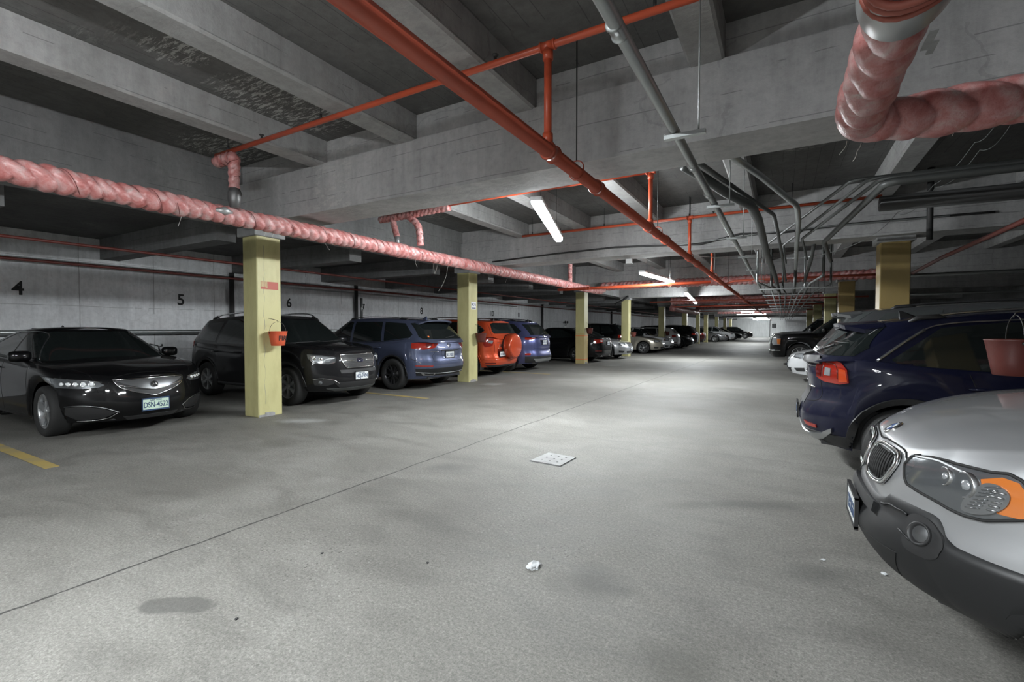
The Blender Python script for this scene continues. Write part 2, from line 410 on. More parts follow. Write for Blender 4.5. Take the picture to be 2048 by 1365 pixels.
def resample(pts, step):
    pts = [Vector(p) for p in pts]; out = [pts[0].copy()]; acc = 0
    for a, b in zip(pts, pts[1:]):
        L = (b - a).length
        if L < 1e-9: continue
        d = step - acc
        while d <= L: out.append(a.lerp(b, d / L)); d += step
        acc = L - (d - step)
    if (out[-1] - pts[-1]).length > step * .3: out.append(pts[-1].copy())
    return out
_txt = {}
def text_mesh(s, size, extr=.002):
    key = (s, round(size, 4), extr)
    if key not in _txt:
        cu = bpy.data.curves.new('txt', 'FONT'); cu.body = s; cu.size = size; cu.extrude = extr; cu.align_x = 'CENTER'; cu.align_y = 'CENTER'; cu.resolution_u = 3
        cu.offset = size * .018
        o = bpy.data.objects.new('txt', cu); COL.objects.link(o)
        dg = bpy.context.evaluated_depsgraph_get(); me = bpy.data.meshes.new_from_object(o.evaluated_get(dg))
        bpy.data.objects.remove(o); bpy.data.curves.remove(cu); _txt[key] = me
    return _txt[key]
def text_part(name, s, size, m, M4, parent=None, extr=.002, sx=1.0):
    me = text_mesh(s, size, extr).copy(); me.transform(M4 @ Matrix.Diagonal((sx, 1, 1, 1))); me.materials.clear()
    return link(name, me, m, parent)
# ------------------------------------------------------------------ the building
XL, XR, Y0, Y1, ZS = -12.4, 7.6, -12.0, 92.0, 3.80
COLY = [-9.0, -2.2, 4.33, 9.90, 17.43, 23.1, 31.2, 39.4, 46.0, 51.4, 60.5, 69.6, 77.6]
def struct(name, mb, m, **k): return tag(mb.build(name, m, **k), kind='structure')
fm = MB(); fm.box((XL - .3, Y0, -.2), (XR + .3, Y1, 0)); struct('floor', fm, M['floor'])
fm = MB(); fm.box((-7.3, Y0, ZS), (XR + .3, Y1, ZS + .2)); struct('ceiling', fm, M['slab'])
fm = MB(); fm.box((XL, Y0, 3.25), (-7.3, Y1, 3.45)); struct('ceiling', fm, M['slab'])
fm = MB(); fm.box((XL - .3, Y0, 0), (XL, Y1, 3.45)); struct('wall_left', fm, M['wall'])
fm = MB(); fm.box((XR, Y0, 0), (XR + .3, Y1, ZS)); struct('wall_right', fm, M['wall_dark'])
fm = MB(); fm.box((XL, Y1, 0), (XR, Y1 + .3, ZS)); struct('wall_far', fm, M['wall_white'])
fm = MB(); fm.box((XL, Y0 - .3, 0), (XR, Y0, ZS)); struct('wall_rear', fm, M['wall'])
xi = atY(1570, 650, 74).x
fm = MB(); fm.box((xi, 74, 0), (XR, 74.3, 2.95)); struct('wall_inner', fm, M['wall'])
# lane edge beams, cross girders with a stepped soffit, joists
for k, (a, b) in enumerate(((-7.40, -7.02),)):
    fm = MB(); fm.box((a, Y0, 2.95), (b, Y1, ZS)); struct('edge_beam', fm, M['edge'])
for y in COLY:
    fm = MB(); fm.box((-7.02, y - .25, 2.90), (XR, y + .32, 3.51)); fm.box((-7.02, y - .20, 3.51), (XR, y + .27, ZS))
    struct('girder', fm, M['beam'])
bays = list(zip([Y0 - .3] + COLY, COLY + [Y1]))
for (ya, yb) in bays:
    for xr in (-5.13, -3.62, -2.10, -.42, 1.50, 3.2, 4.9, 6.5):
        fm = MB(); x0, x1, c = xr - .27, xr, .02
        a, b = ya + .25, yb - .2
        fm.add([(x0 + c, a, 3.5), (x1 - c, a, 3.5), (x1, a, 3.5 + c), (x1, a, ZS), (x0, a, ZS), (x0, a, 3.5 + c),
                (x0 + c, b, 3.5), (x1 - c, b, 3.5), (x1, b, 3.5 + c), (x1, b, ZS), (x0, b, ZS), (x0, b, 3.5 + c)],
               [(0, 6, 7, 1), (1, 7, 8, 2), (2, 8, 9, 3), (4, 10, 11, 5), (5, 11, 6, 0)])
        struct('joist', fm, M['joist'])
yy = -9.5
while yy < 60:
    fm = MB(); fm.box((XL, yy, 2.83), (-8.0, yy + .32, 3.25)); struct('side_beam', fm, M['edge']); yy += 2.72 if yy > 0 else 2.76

# columns ---------------------------------------------------------------
def column(x_lane, y, side, m, label, cap=True, w_=.37, d=.40, bands=False):
    """side -1: left row (lane face at +x), +1: right row (lane face at -x)"""
    x0, x1 = (x_lane - w_, x_lane) if side < 0 else (x_lane, x_lane + w_ + .05)
    cx, cy = (x0 + x1) / 2, y + d / 2
    t = empty('column', (cx, cy, 0))
    tag(t, label, 'column', 'yellow painted columns')
    hx, hy = (x1 - x0) / 2, d / 2
    f = MB(); f.bbox((-hx, -hy, 0), (hx, hy, 2.83), .012); f.v = [(a, b, -.02 if z < .001 else z) for a, b, z in f.v]; f.build('shaft', m, t)
    f = MB(); f.bbox((-hx - .055, -hy - .055, 2.815), (hx + .055, hy + .055, 2.96), .01); f.build('capital', M['cement'], t)
    random.seed(int(y * 10)); f = MB()
    for i in range(5):                                # bare cement where paint has chipped off at the foot
        a = random.uniform(-hy, hy - .16); f.box((hx - .01, a, 0), (hx + .002 + .0013 * i, a + random.uniform(.06, .16), random.uniform(.03, .07)))
    if side < 0 and y < 20: f.build('chipped_base', M['cement'], t)
    if bands:
        for z in (.17, 1.10):
            f = MB(); f.bbox((-hx - .004, -hy - .004, z - .025), (hx + .004, hy + .004, z + .025), .012); tag(f.build('painted_band', M['orange'], t), 'orange painted band')
        f = MB(); f.bbox((-hx - .002, -hy - .002, 0), (hx + .002, hy + .002, 1.22), .012); tag(f.build('lower_coat', M['ochre_light'], t), 'ochre lower coat of paint')
    return t, hx, hy
cols = {}
lane_x = {4.33: -7.02, 9.90: -6.97, 17.43: -6.75}
names = {4.33: 'tall pale yellow column with a bright orange fire bucket, beside the dark grey SUV',
         9.90: 'pale yellow column between the slate blue SUV and the red SUV',
         17.43: 'yellow column with two orange painted bands beside the black sedan',
         23.1: 'yellow column behind the nose of the silver sedan',
         31.2: 'yellow column behind the white hatchback',
         39.4: 'short-looking yellow column above the dark sedan roofs', 46.0: 'narrow yellow column standing just ahead of its thicker twin',
         51.4: 'thicker yellow column just behind the narrow one', 60.5: 'small distant yellow column by the grey sedan',
         69.6: 'small distant yellow column behind the white SUV', 77.6: 'distant yellow column by the far black SUV'}
for y in COLY:
    x = lane_x.get(y, -6.62 if y > 20 else -7.02)
    if y == 46.0: cols[y] = column(x, y, -1, M['yellow'], names[y], w_=.3, d=.3)
    else: cols[y] = column(x, y, -1, M['yellow'], names.get(y, 'yellow column standing behind the viewer'), bands=(y == 17.43)) if y > 0 else None
rnames = {9.90: 'ochre column behind the navy blue crossover', 17.43: 'ochre column above the grey SUV',
          23.1: 'ochre column behind the black luxury SUV cab', 31.2: 'ochre column far along the right-hand row of cars'}
rl = {4.33: 'ochre column carrying the dull red bucket at the edge', 9.90: 'ochre column rising behind the navy blue crossover roof', 17.43: 'ochre column rising behind the grey hatchback SUV',
      23.1: 'slim ochre column beyond the black luxury SUV', 31.2: 'small ochre column beside the far grey wall', 39.4: 'tiny ochre column at the far end of its row'}
for y in (4.33, 9.90, 17.43, 23.1, 31.2, 39.4):
    column(1.40 if y < 12 else 1.48, y if y > 5 else 3.92, 1, M['ochre'] if y < 20 else M['yellow'], rl[y], w_=.35 if y > 5 else .32)
# sticker, sign
t, hx, hy = cols[4.33]
s = MB(); s.box((hx, -.14, 2.0), (hx + .003, .15, 2.12)); random.seed(3); st = s.build('torn_sticker', M['sticker_red'], t)
s = MB()
for i in range(7): a = -.14 + i * .016; s.box((hx + .003, a, 2.02 + random.random() * .03), (hx + .005, a + .009, 2.12))
s.build('torn_edge', M['yellow'], st)
s = MB(); random.seed(5)
s.tube([(hx + .0005, -.09 + .010 * math.sin(i * .9) + random.uniform(-.005, .005), .20 + i * .055) for i in range(46)], [.0018 + .0012 * math.sin(i * .6) for i in range(46)], 5)
s.build('crack', M['cement'], t)
t2, hx2, hy2 = cols[9.90]
s = MB(); s.box((hx2, -.10, 1.88), (hx2 + .004, .12, 2.08)); sg = s.build('notice', M['sign'], t2)
RX = Matrix(((0, 0, 1, 0), (1, 0, 0, 0), (0, 1, 0, 0), (0, 0, 0, 1)))   # text facing +x
text_part('notice_lettering', 'NO 5', .105, M['plate_blue'], Matrix.Translation((hx2 + .005, .01, 2.01)) @ RX, sg, .001, .8)
s = MB()
for i in range(7): s.box((hx2 + .004, -.085 + i * .027, 1.90), (hx2 + .006, -.068 + i * .027, 1.93))
s.build('notice_small_print', M['plate_blue'], sg)

# bay numbers on the wall
for ch, px, py in (('4', 36, 578), ('5', 362, 601), ('6', 578, 607), ('7', 726, 617), ('8', 843, 623), ('10', 984, 628), ('11', 1038, 631)):
    p = atX(px, py, XL + .003)
    o = text_part('bay_number', ch, .36, M['black'], RX, None, .001, .95); o.location = p
    tag(o, 'black stencilled bay number ' + {'4': 'four', '5': 'five', '6': 'six', '7': 'seven', '8': 'eight', '10': 'ten', '11': 'eleven'}[ch] + ' on the concrete wall', 'painted number', 'bay numbers')
# painted bay lines
for i, (yy, xa, xb) in enumerate(((1.74, -12.0, -6.27), (7.18, -12.0, -6.05), (12.9, -12.0, -6.1))):
    f = MB(); f.box((xa, yy - .055, .001), (xb, yy + .055, .004))
    tag(f.build('bay_line', M['lineyellow']), ['worn yellow bay line in front of the black sedan', 'worn yellow bay line between the dark grey and the slate blue SUV',
        'worn yellow bay line under the side of the red SUV'][i], 'floor marking', 'yellow bay lines')
# drain plate, paper
c = [at(*q, 0) for q in ((1060, 923), (1121, 934), (1152, 917), (1097, 907))]
ctr = (c[0] + c[1] + c[2] + c[3]) / 4; f = MB()
lo = [(p - ctr) for p in c]; f.add([(p.x, p.y, 0) for p in lo] + [(p.x * .985, p.y * .985, .009) for p in lo], [(3, 2, 1, 0), (4, 5, 6, 7), (0, 1, 5, 4), (1, 2, 6, 5), (2, 3, 7, 6), (3, 0, 4, 7)])
o = f.build('drain_cover', M['plate_steel']); o.location = (ctr.x, ctr.y, .001); tag(o, 'square pale metal drain cover with nine holes set in the lane', 'drain cover')
f = MB(); e1 = (lo[1] - lo[0]); e2 = (lo[3] - lo[0])
for i in range(3):
    for j in range(3):
        q = lo[0] + e1 * (.25 + .25 * i) + e2 * (.25 + .25 * j); f = MB(); f.disc((q.x, q.y, .0095), .011, n=10); f.build('drain_hole', M['black'], o)
f = MB(); f.add([(p.x * 1.06, p.y * 1.06, -.0005) for p in lo], [(0, 1, 2, 3)]); f.build('drain_rim', M['steel'], o)
def scrap(px, py, size, label, m, seed, hgt=.35):
    p = at(px, py, 0); bm = bmesh.new(); bmesh.ops.create_icosphere(bm, subdivisions=3, radius=size)
    for v in bm.verts:
        n = noise.noise(v.co * (2.2 / size) + Vector((seed, 0, 0))); v.co *= 1 + .45 * n
        v.co.z = max(-.0, v.co.z) * hgt + abs(noise.noise(v.co * 40)) * .006; v.co.x *= 1.35
    me = bpy.data.meshes.new('crumpled_paper'); bm.to_mesh(me); bm.free()
    for q in me.polygons: q.use_smooth = False
    o = link('crumpled_paper', me, m); o.location = (p.x, p.y, .001); o.rotation_euler = (0, 0, seed); tag(o, label, 'litter')
scrap(1068, 1135, .034, 'crumpled white paper on the floor near the drain cover', M['paper'], 1.3, .8)
scrap(1768, 1149, .013, 'white paper scrap on the floor under the silver SUV bumper', M['paper'], 2.1)
scrap(1646, 1121, .010, 'tiny white scrap on the open floor short of the silver SUV', M['paper'], 3.7)
for px, py, lb in ((644, 1108, 'small dark pebble beyond the round oil stain'), (855, 1127, 'flat dark pebble on open floor between stain and paper'), (473, 1240, 'dark crumb of dirt beside the oil stain')):
    p = at(px, py, 0); bm = bmesh.new(); bmesh.ops.create_icosphere(bm, subdivisions=2, radius=.008)
    for v in bm.verts: v.co *= 1 + .4 * noise.noise(v.co * 200); v.co.z *= .6
    me = bpy.data.meshes.new('pebble'); bm.to_mesh(me); bm.free(); o = link('pebble', me, M['plastic']); o.location = (p.x, p.y, .003); tag(o, lb, 'pebble')

# fire buckets ------------------------------------------------------------
def bucket(loc, m, label, txt=None, tilt=0, big=1.0, hook=None):
    t = empty('fire_bucket', loc); tag(t, label, 'bucket', 'red fire buckets'); t.scale = (big,) * 3
    f = MB(); prof = [(.0, .0), (.092, 0), (.098, .004), (.112, .08), (.124, .15), (.137, .215), (.142, .222), (.137, .226), (.130, .218), (.118, .15), (.106, .07), (.09, .012), (0, .012)]
    f.lathe(prof, n=36); f.build('pail', m, t)
    f = MB(); pts = [Vector((0, .138 * math.cos(a), .215 + .16 * math.sin(a))) for a in [PI * k / 16 for k in range(17)]]
    f.tube(pts, .003, 6); f.build('bail_handle', M['steel'], t)
    for sd in (1, -1): f = MB(); f.tube([(0, sd * .134, .20), (0, sd * .143, .20)], .012, 8); f.build('handle_lug', M['steel'], t)
    if txt:
        me = text_mesh(txt, .105, .0015).copy(); me.materials.clear()
        # wrap flat text round the pail
        bm = bmesh.new(); bm.from_mesh(me); bmesh.ops.subdivide_edges(bm, edges=bm.edges, cuts=2); bmesh.ops.triangulate(bm, faces=bm.faces)
        for v in bm.verts:
            x, y, z = v.co; zz = .115 + y; R = .1 + (zz / .22) * .036 + .003 + z; an = x / .125 + math.radians(14); v.co = (R * math.cos(an), R * math.sin(an), zz)
        bm.to_mesh(me); bm.free(); link('fire_lettering', me, M['black'], t)
    if hook:
        f = MB(); hk = [Vector(q) for q in hook]; f.tube(hk, .004, 6); f.build('wall_hook', M['steel'], t)
    return t
bx = -6.86
p = atX(556, 690, bx); bucket((bx, p.y, 1.115), M['bucket'], 'bright orange-red fire bucket lettered FIRE on the column by the dark grey SUV', 'FIRE', hook=[(-.16, -.05, .43), (-.02, -.01, .40), (0, 0, .385), (.012, 0, .372), (0, 0, .36)])
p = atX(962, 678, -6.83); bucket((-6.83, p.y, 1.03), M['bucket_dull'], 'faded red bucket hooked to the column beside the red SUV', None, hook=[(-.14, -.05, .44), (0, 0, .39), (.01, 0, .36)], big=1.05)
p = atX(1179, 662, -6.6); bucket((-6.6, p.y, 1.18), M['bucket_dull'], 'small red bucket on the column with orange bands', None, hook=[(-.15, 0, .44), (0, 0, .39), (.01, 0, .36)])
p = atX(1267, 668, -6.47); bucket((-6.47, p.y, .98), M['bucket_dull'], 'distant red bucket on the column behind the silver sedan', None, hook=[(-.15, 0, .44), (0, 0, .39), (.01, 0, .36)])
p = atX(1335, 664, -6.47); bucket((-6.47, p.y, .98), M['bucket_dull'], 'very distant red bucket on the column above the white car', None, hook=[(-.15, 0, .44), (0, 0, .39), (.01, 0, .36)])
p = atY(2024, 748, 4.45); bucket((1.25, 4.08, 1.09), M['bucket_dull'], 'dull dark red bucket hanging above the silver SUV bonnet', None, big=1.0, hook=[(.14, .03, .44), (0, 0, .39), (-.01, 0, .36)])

# light fittings ----------------------------------------------------------
def batten(p0, p1, label, both=True, power=True):
    p0, p1 = Vector(p0), Vector(p1); d = p1 - p0; L = d.length
    t = empty('fluorescent_light', p0 + d / 2); t.rotation_euler = d.to_track_quat('X', 'Z').to_euler()
    tag(t, label, 'ceiling light', 'fluorescent lights')
    f = MB(); f.bbox((-L / 2, -.07, .0), (L / 2, .07, .055), .006); f.build('housing', M['fixture'], t)
    f = MB(); pr = [(-.058, 0), (-.058, -.03), (-.045, -.05), (0, -.058), (.045, -.05), (.058, -.03), (.058, 0)]
    V = [(x, y, z) for x in (-L / 2 + .02, L / 2 - .02) for y, z in pr]; n = len(pr)
    F = [(i, i + 1, n + i + 1, n + i) for i in range(n - 1)] + [tuple(range(n - 1, -1, -1)), tuple(range(n, 2 * n))]
    f.add(V, F); f.build('diffuser', M['tube'], t)
    f = MB()
    for x in (-L * .35, L * .35): f.tube([(x, 0, .055), (x, 0, max(.2, 3.8 - t.location.z))], .003, 6)
    f.build('hanger', M['steel'], t)
    return t
batten(at(1072, 402, 2.9), at(1118, 478, 2.9), 'large bright fluorescent light hanging beside the red main pipe')
batten(at(1283, 545, 2.72), at(1345, 563, 2.72), 'second bright fluorescent light hanging above the long red cross pipe')
a = at(1372, 586, 2.9); b_ = atY(1392, 606, a.y + 2.4); batten(a, b_, 'small slanting fluorescent light beyond the two big ones')
a = at(1474, 629, 2.8); b_ = at(1533, 629, 2.8); batten(a, (b_.x, a.y, 2.8), 'wide crosswise fluorescent strip near the far white wall')
a = at(1513, 636.5, 2.8); b_ = at(1537, 636.5, 2.8); batten(a, (b_.x, a.y, 2.8), 'short crosswise fluorescent strip nearest to the far white wall')
a = at(1463, 616, 2.9); batten(a, a + Vector((.5, .3, 0)), 'tiny round-looking light between the pink wrapped pipes')
for y_, lb in ((87.0, 'added light brightening the far white wall'),): batten((-4.2, y_, 2.9), (-1.8, y_, 2.9), lb)  # added lamp, only there to brighten the far wall
a = at(1482, 623.5, 2.85); batten(a, a + Vector((1.0, .2, 0)), 'small faint light just above the wide crosswise strip')
batten((-3.6, 76, 2.8), (-3.6, 78.4, 2.8), 'added fluorescent light lifting the far white wall from nearer')  # also added, so that the far wall comes out bright
for (x, y, lb) in ((-2.1, -1.75, 'first light over the lane behind the viewer'), (-3.8, -5.6, 'added unseen fill light over the lane behind the viewer'), (-2.8, -10.4, 'third light over the lane far behind the viewer')):  # the middle one is added fill for the foreground, out of view
    batten((x, y, 2.95), (x, y + 2.4, 2.95), lb)

# piping -------------------------------------------------------------------
def pipe(name, pts, r, m, label, cat='pipe', group=None, bend=.1, n=12, joints=None, jr=1.35, jl=.07, jm=None):
    pts = [Vector(p) for p in pts]; o0 = pts[0].copy()
    path = bendpath([p - o0 for p in pts], bend)
    f = MB(); f.tube(path, r, n); t = f.build(name, m); t.location = o0
    tag(t, label, cat, group)
    if joints:
        for q in joints:
            f = MB(); q = Vector(q[0]) - o0, Vector(q[1]).normalized()
            c0 = q[0]; d = q[1]
            f.tube([c0 - d * jl, c0 - d * jl * .8, c0 - d * jl * .8, c0 + d * jl * .8, c0 + d * jl * .8, c0 + d * jl], [r * jr * .9, r * jr, r * jr * .86, r * jr * .86, r * jr, r * jr * .9], n + 4)
            f.build('coupling', jm or m, t)
    return t
MX, MZ = -1.50, 2.68
tee = [3.18, 6.11, 9.05, 12.3, 15.6, 18.8, 22, 25.2]
j = [((MX, y, MZ), (0, 1, 0)) for y in tee] + [((MX, y + 1.0, MZ), (0, 1, 0)) for y in tee]
main = pipe('sprinkler_main', [(MX, -11, MZ), (MX, 84, MZ)], .052, M['red_pipe'], 'thick red sprinkler main running down the lane under the girders', group=None, joints=j, jr=1.3, jl=.06, n=20)
def ring_hanger(x, y, z, r, top=ZS, rodr=.006, m='steel', label=None, group='pipe hangers'):
    t = empty('pipe_hanger', (x, y, z)); tag(t, label, 'pipe hanger', group)
    f = MB(); pts = [Vector(((r + .012) * math.cos(a), 0, (r + .012) * math.sin(a) + (.03 if 0 < k < 9 else 0))) for k, a in enumerate([2 * PI * q / 18 for q in range(18)])]
    f.tube(pts, .006, 6, closed=True); f.build('ring', M['red_pipe'] if m == 'steel' else M['galv'], t)
    f = MB(); f.tube([(0, 0, r + .04), (0, 0, top - z)], rodr, 6); f.build('rod', M[m], t)
for i, y in enumerate((3.68, 6.6, 9.2, 12.9, 16.4, 19.5)):
    ring_hanger(MX, y, MZ, .052, label=['long black rod and ring holding the red main just past its first riser', 'rod and ring holding the red main past its second riser', 'rod and ring holding the red main by the third riser',
        'rod holding the red main short of the cross pipe', 'rod holding the red main past the pink cross pipe', 'farthest rod holding the red main'][i])
def branch(y, xa, xb, z, label, n=12, lead=''):
    jj = [((MX, y, z), (1, 0, 0))]
    b = pipe('sprinkler_branch', [(xa, y, z), (xb, y, z)], .026, M['red'], label, joints=jj, jr=1.5, jl=.06, n=n)
    o0 = Vector((xa, y, z)); f = MB(); f.tube([Vector((MX, y, MZ + .05)) - o0, Vector((MX, y, z)) - o0], .028, n)
    f.tube([Vector((MX, y, MZ + .05)) - o0, Vector((MX, y, MZ + .12)) - o0], .038, n); f.tube([Vector((MX, y, z - .1)) - o0, Vector((MX, y, z - .04)) - o0], .038, n)
    f.build('riser', M['red'], b)
    for x in [xa + .25 + k * 1.62 for k in range(int((xb - xa) / 1.62) + 1)]:
        f = MB(); c0 = Vector((x, y, z)) - o0; f.tube([c0 + Vector((0, 0, .0)), c0 + Vector((0, 0, .07))], .012, 8)
        f.tube([c0 + Vector((0, 0, .04)), c0 + Vector((0, 0, ZS - z))], .005, 6)
        f.build('branch_hanger', M['steel'], b)
    for x in (xa + .9, xa + 3.9):
        f = MB(); c0 = Vector((x, y, z)) - o0; f.tube([c0, c0 + Vector((0, 0, .05))], .012, 8); f.lathe([(.0, .07), (.028, .065), (.026, .06), (.01, .05), (.008, .03)], Matrix.Translation(c0), 12)
        f.build('sprinkler_head', M['iron'], b)
branch(3.13, -5.85, 1.6, 3.43, 'bright red branch pipe crossing under the near joists with a tall riser')
branch(6.2, -5.95, MX, 3.41, 'red branch pipe ending above the second riser')
branch(9.15, -5.0, 1.3, 3.42, 'red branch pipe with the third riser in front of the second girder')
branch(12.3, -5.6, 1.3, 3.40, 'red branch pipe beyond the second girder')
pipe('cross_pipe', [at(1116, 580, 2.56), at(1240, 574, 2.56), (MX - .1, 12.9, 2.57)], .042, M['red'], 'long bright orange-red pipe crossing the lane below the second light')
for k, x in enumerate((-4.9, -2.6)): ring_hanger(x, 12.92, 2.56, .042, rodr=.005, label=['first rod holding the long orange-red cross pipe', 'second rod holding the long orange-red cross pipe'][k])
pipe('cross_pipe', [(MX, 15.2, 2.68), (MX + .25, 15.2, 2.78), (2.3, 15.2, 2.78)], .035, M['red_pipe'], 'dark red pipe leaving the main towards the ochre columns')
for k, y in enumerate((20.5, 25.5, 33)):
    pipe('cross_pipe', [(-4.95, y, 2.52), (2.6, y, 2.52)], .03, M['red_pipe'], ['thin red pipe crossing in front of the fourth girder', 'thin red pipe crossing by the far pink pipes', 'farthest thin red pipe crossing the lane'][k])

def insulated(pts, r, label, seed=1, wrap=.105, bend=.18, name='insulated_pipe', dense=1, group='pink wrapped pipes', amp=.30):
    """pipe lagging wrapped in plastic and tied with twine: lumpy pillows between slanting ties"""
    pts = [Vector(p) for p in pts]; o0 = pts[0].copy(); path = resample(bendpath([p - o0 for p in pts], bend, 8), .017 / dense)
    nseg = int(26 * min(1, dense) + 6); L = .017 / dense; rnd = random.Random(seed)
    # irregular wrap positions
    ph = []; acc = 0; cur = wrap
    for i in range(len(path)):
        cur = wrap * (1 + .45 * noise.noise(Vector((i * L * 1.7, seed, 0)))); acc += L / cur; ph.append(acc)
    rad = [r * (1 + .14 * noise.noise(Vector((i * L * 2.3, seed * 3, 1))) + .07 * noise.noise(Vector((i * L * .8, seed, 4)))) for i in range(len(path))]
    def rf(i, th):
        u = ph[i] + .55 * math.sin(th + seed) + .12 * noise.noise(Vector((math.cos(th) * 2, math.sin(th) * 2, ph[i] * .7)))
        s = abs(math.sin(PI * u)); k = noise.noise(Vector((math.cos(th) * 1.6, math.sin(th) * 1.6, i * L * 9)))
        return 1 - amp + amp * 1.5 * s ** .42 + .08 * k
    f = MB(); f.tube(path, rad, nseg, rf=rf); o = f.build(name, M['insul']); o.location = o0; tag(o, label, 'insulated pipe', group)
    return o, path, rad
def twine(o, path, rad, step=.13, seed=1, loops=True):
    """one continuous tie wound round the lagging"""
    f = MB(); pts = []; ds = (path[1] - path[0]).length; i = 3.0; th = seed
    while i < len(path) - 4:
        k = int(i); t = (path[k + 1] - path[k]).normalized(); u = Vector((0, 0, 1)) if abs(t.z) < .9 else Vector((1, 0, 0))
        u = (u - t * u.dot(t)).normalized(); w_ = t.cross(u); q = rad[k] * 1.035
        pts.append(path[k].lerp(path[k + 1], i - k) + u * math.cos(th) * q + w_ * math.sin(th) * q)
        th += 2 * PI / 16; i += step * (1 + .6 * noise.noise(Vector((i * ds * 1.5, seed, 0)))) / 16 / ds * (1.8 if math.sin(th) > 0 else .4)
    f.tube(pts, .0036, 5); f.build('twine', M['twine'], o)
def threads(o, spots, seed=1):
    rnd = random.Random(seed); f = MB()
    for p, L in spots:
        p = Vector(p); pts = [p]; d = Vector((rnd.uniform(-.3, .3), rnd.uniform(-.3, .3), -1))
        for k in range(8): pts.append(pts[-1] + d * (L / 8)); d += Vector((rnd.uniform(-.35, .35), rnd.uniform(-.35, .35), 0)); d.normalize()
        f.tube(pts, .0016, 4)
    f.build('loose_thread', M['thread'], o)
PX, PZ = -5.65, 2.71
o, path, rad = insulated([(PX, -6, PZ), (PX, 5.5, PZ), (PX, 16.1, PZ), (PX, 16.5, PZ + .1)], .098, 'long pink wrapped pipe running above the row of cars by the numbered wall', 2, .125)
twine(o, path, rad, .15, 4)
threads(o, [((0, y + 6, -.09), L) for y, L in ((2.65, .14), (3.6, .12), (3.72, .09), (4.5, .16), (6.4, .18), (6.9, .22), (7.0, .24), (7.35, .55), (9.6, .2))], 3)
f = MB(); q = Vector((0.06, 9.05, .02)); f.tube([q + Vector((.03, -.09, -.01)), q + Vector((.045, 0, .0)), q + Vector((.03, .09, -.005))], [.02, .045, .02], 10); f.build('torn_patch', M['foil'], o)
o, path, rad = insulated([(PX - .1, 16.55, 2.92), (2.3, 16.55, 2.92)], .13, 'fat pink wrapped pipe crossing the lane beyond the second light', 5, .15, dense=.7); twine(o, path, rad, .3, 5)
o, path, rad = insulated([(-5.45, 27.5, 2.94), (2.8, 27.5, 2.94)], .19, 'thick pink wrapped pipe crossing under the fourth girder', 6, .22, dense=.45)
o, path, rad = insulated([(-5.5, 28.0, 2.55), (-5.3, 35.6, 2.55), (-5.3, 36.2, 2.93), (2.8, 36.2, 2.93)], .17, 'pale pink wrapped pipe turning across the lane behind the thick one', 7, .2, dense=.4, bend=.4)
o, path, rad = insulated([(-5.2, 47.2, 2.94), (2.8, 47.2, 2.94)], .19, 'farthest pink wrapped pipe above the crosswise light', 8, .25, dense=.35)
# drops with foil ends
o, path, rad = insulated([(-5.85, 3.14, 3.36), (-5.5, 3.14, 3.36), (-5.5, 3.14, 3.0)], .062, 'short pink wrapped drop with dark foil under the near red branch', 9, .08, bend=.05, amp=.2); twine(o, path, rad, .09, 2)
f = MB(); f.tube([(.35, 0, -.36), (.35, 0, -.42), (.35, 0, -.5), (.35, 0, -.58)], [.05, .075, .065, .045], 14, rf=lambda i, t: 1 + .12 * math.sin(5 * t + i)); tag(f.build('foil_collar', M['foil_dark'], o), 'crumpled dark foil collar')
yb = 6.2
o, path, rad = insulated([(-6.3, yb, 3.34), (-5.6, yb, 3.34), (-4.75, yb, 3.37)], .055, 'pink wrapped fitting along the second red branch', 10, .09, amp=.24); twine(o, path, rad, .1, 2)
o, path, rad = insulated([(-6.0, yb, 3.30), (-5.9, yb, 3.0)], .052, 'pink wrapped drop ending in dark foil under the second red branch', 11, .08, amp=.24)
f = MB(); f.tube([(.1, 0, -.3), (.11, 0, -.38), (.12, 0, -.46)], [.045, .04, .02], 12, rf=lambda i, t: 1 + .15 * math.sin(4 * t + i)); f.build('foil_collar', M['foil'], o)
o, path, rad = insulated([(-5.62, yb, 3.32), (-5.4, yb, 3.15), (-5.38, yb + .02, 2.80)], .055, 'pink wrapped drop joining the long pink pipe', 12, .09, amp=.26); twine(o, path, rad, .1, 2)
p = atX(1140, 540, PX); o, path, rad = insulated([(PX, p.y, 3.35), (PX, p.y, 2.8)], .07, 'pink wrapped vertical drop far along the pink pipe', 13, .1, amp=.24)
# near right pink elbow
o, path, rad = insulated([(.345, 1.2, 2.52), (.335, 3.2, 2.50), (.80, 3.25, 2.50), (3.6, 3.25, 2.50)], .102, 'big glossy pink wrapped elbow pipe near the ceiling close to the viewer', 15, .17, bend=.16, amp=.22, dense=1.4)
f = MB()
f.tube([(0, .72, 0), (0, .80, 0), (0, .90, 0), (-.0, .96, 0)], [.105, .132, .138, .11], 28, rf=lambda i, t: 1 + .05 * math.sin(3 * t + i * 2)); tag(f.build('cut_lagging', M['foil'], o), 'grey torn end of the lagging')
f = MB()
for k, yv in enumerate((.70, .735, .775)): f.tube([Vector((.13 * math.cos(a), yv + .02 * math.sin(2 * a), .13 * math.sin(a))) for a in [2 * PI * q / 24 for q in range(24)]], .014 - .002 * k, 8, closed=True)
tag(f.build('red_strip', M['strip'], o), 'red strip round the lagging end')
f = MB(); f.box((.06, .84, -.165), (.085, .97, -.16)); f.box((.085, .93, -.16), (.105, 1.02, -.155)); f.build('hanging_tape', M['cement'], o)
threads(o, [((0.02, 2.05, -.11), .1), ((-.05, 2.0, -.1), .08), ((.4, 2.05, -.1), .05)], 8)
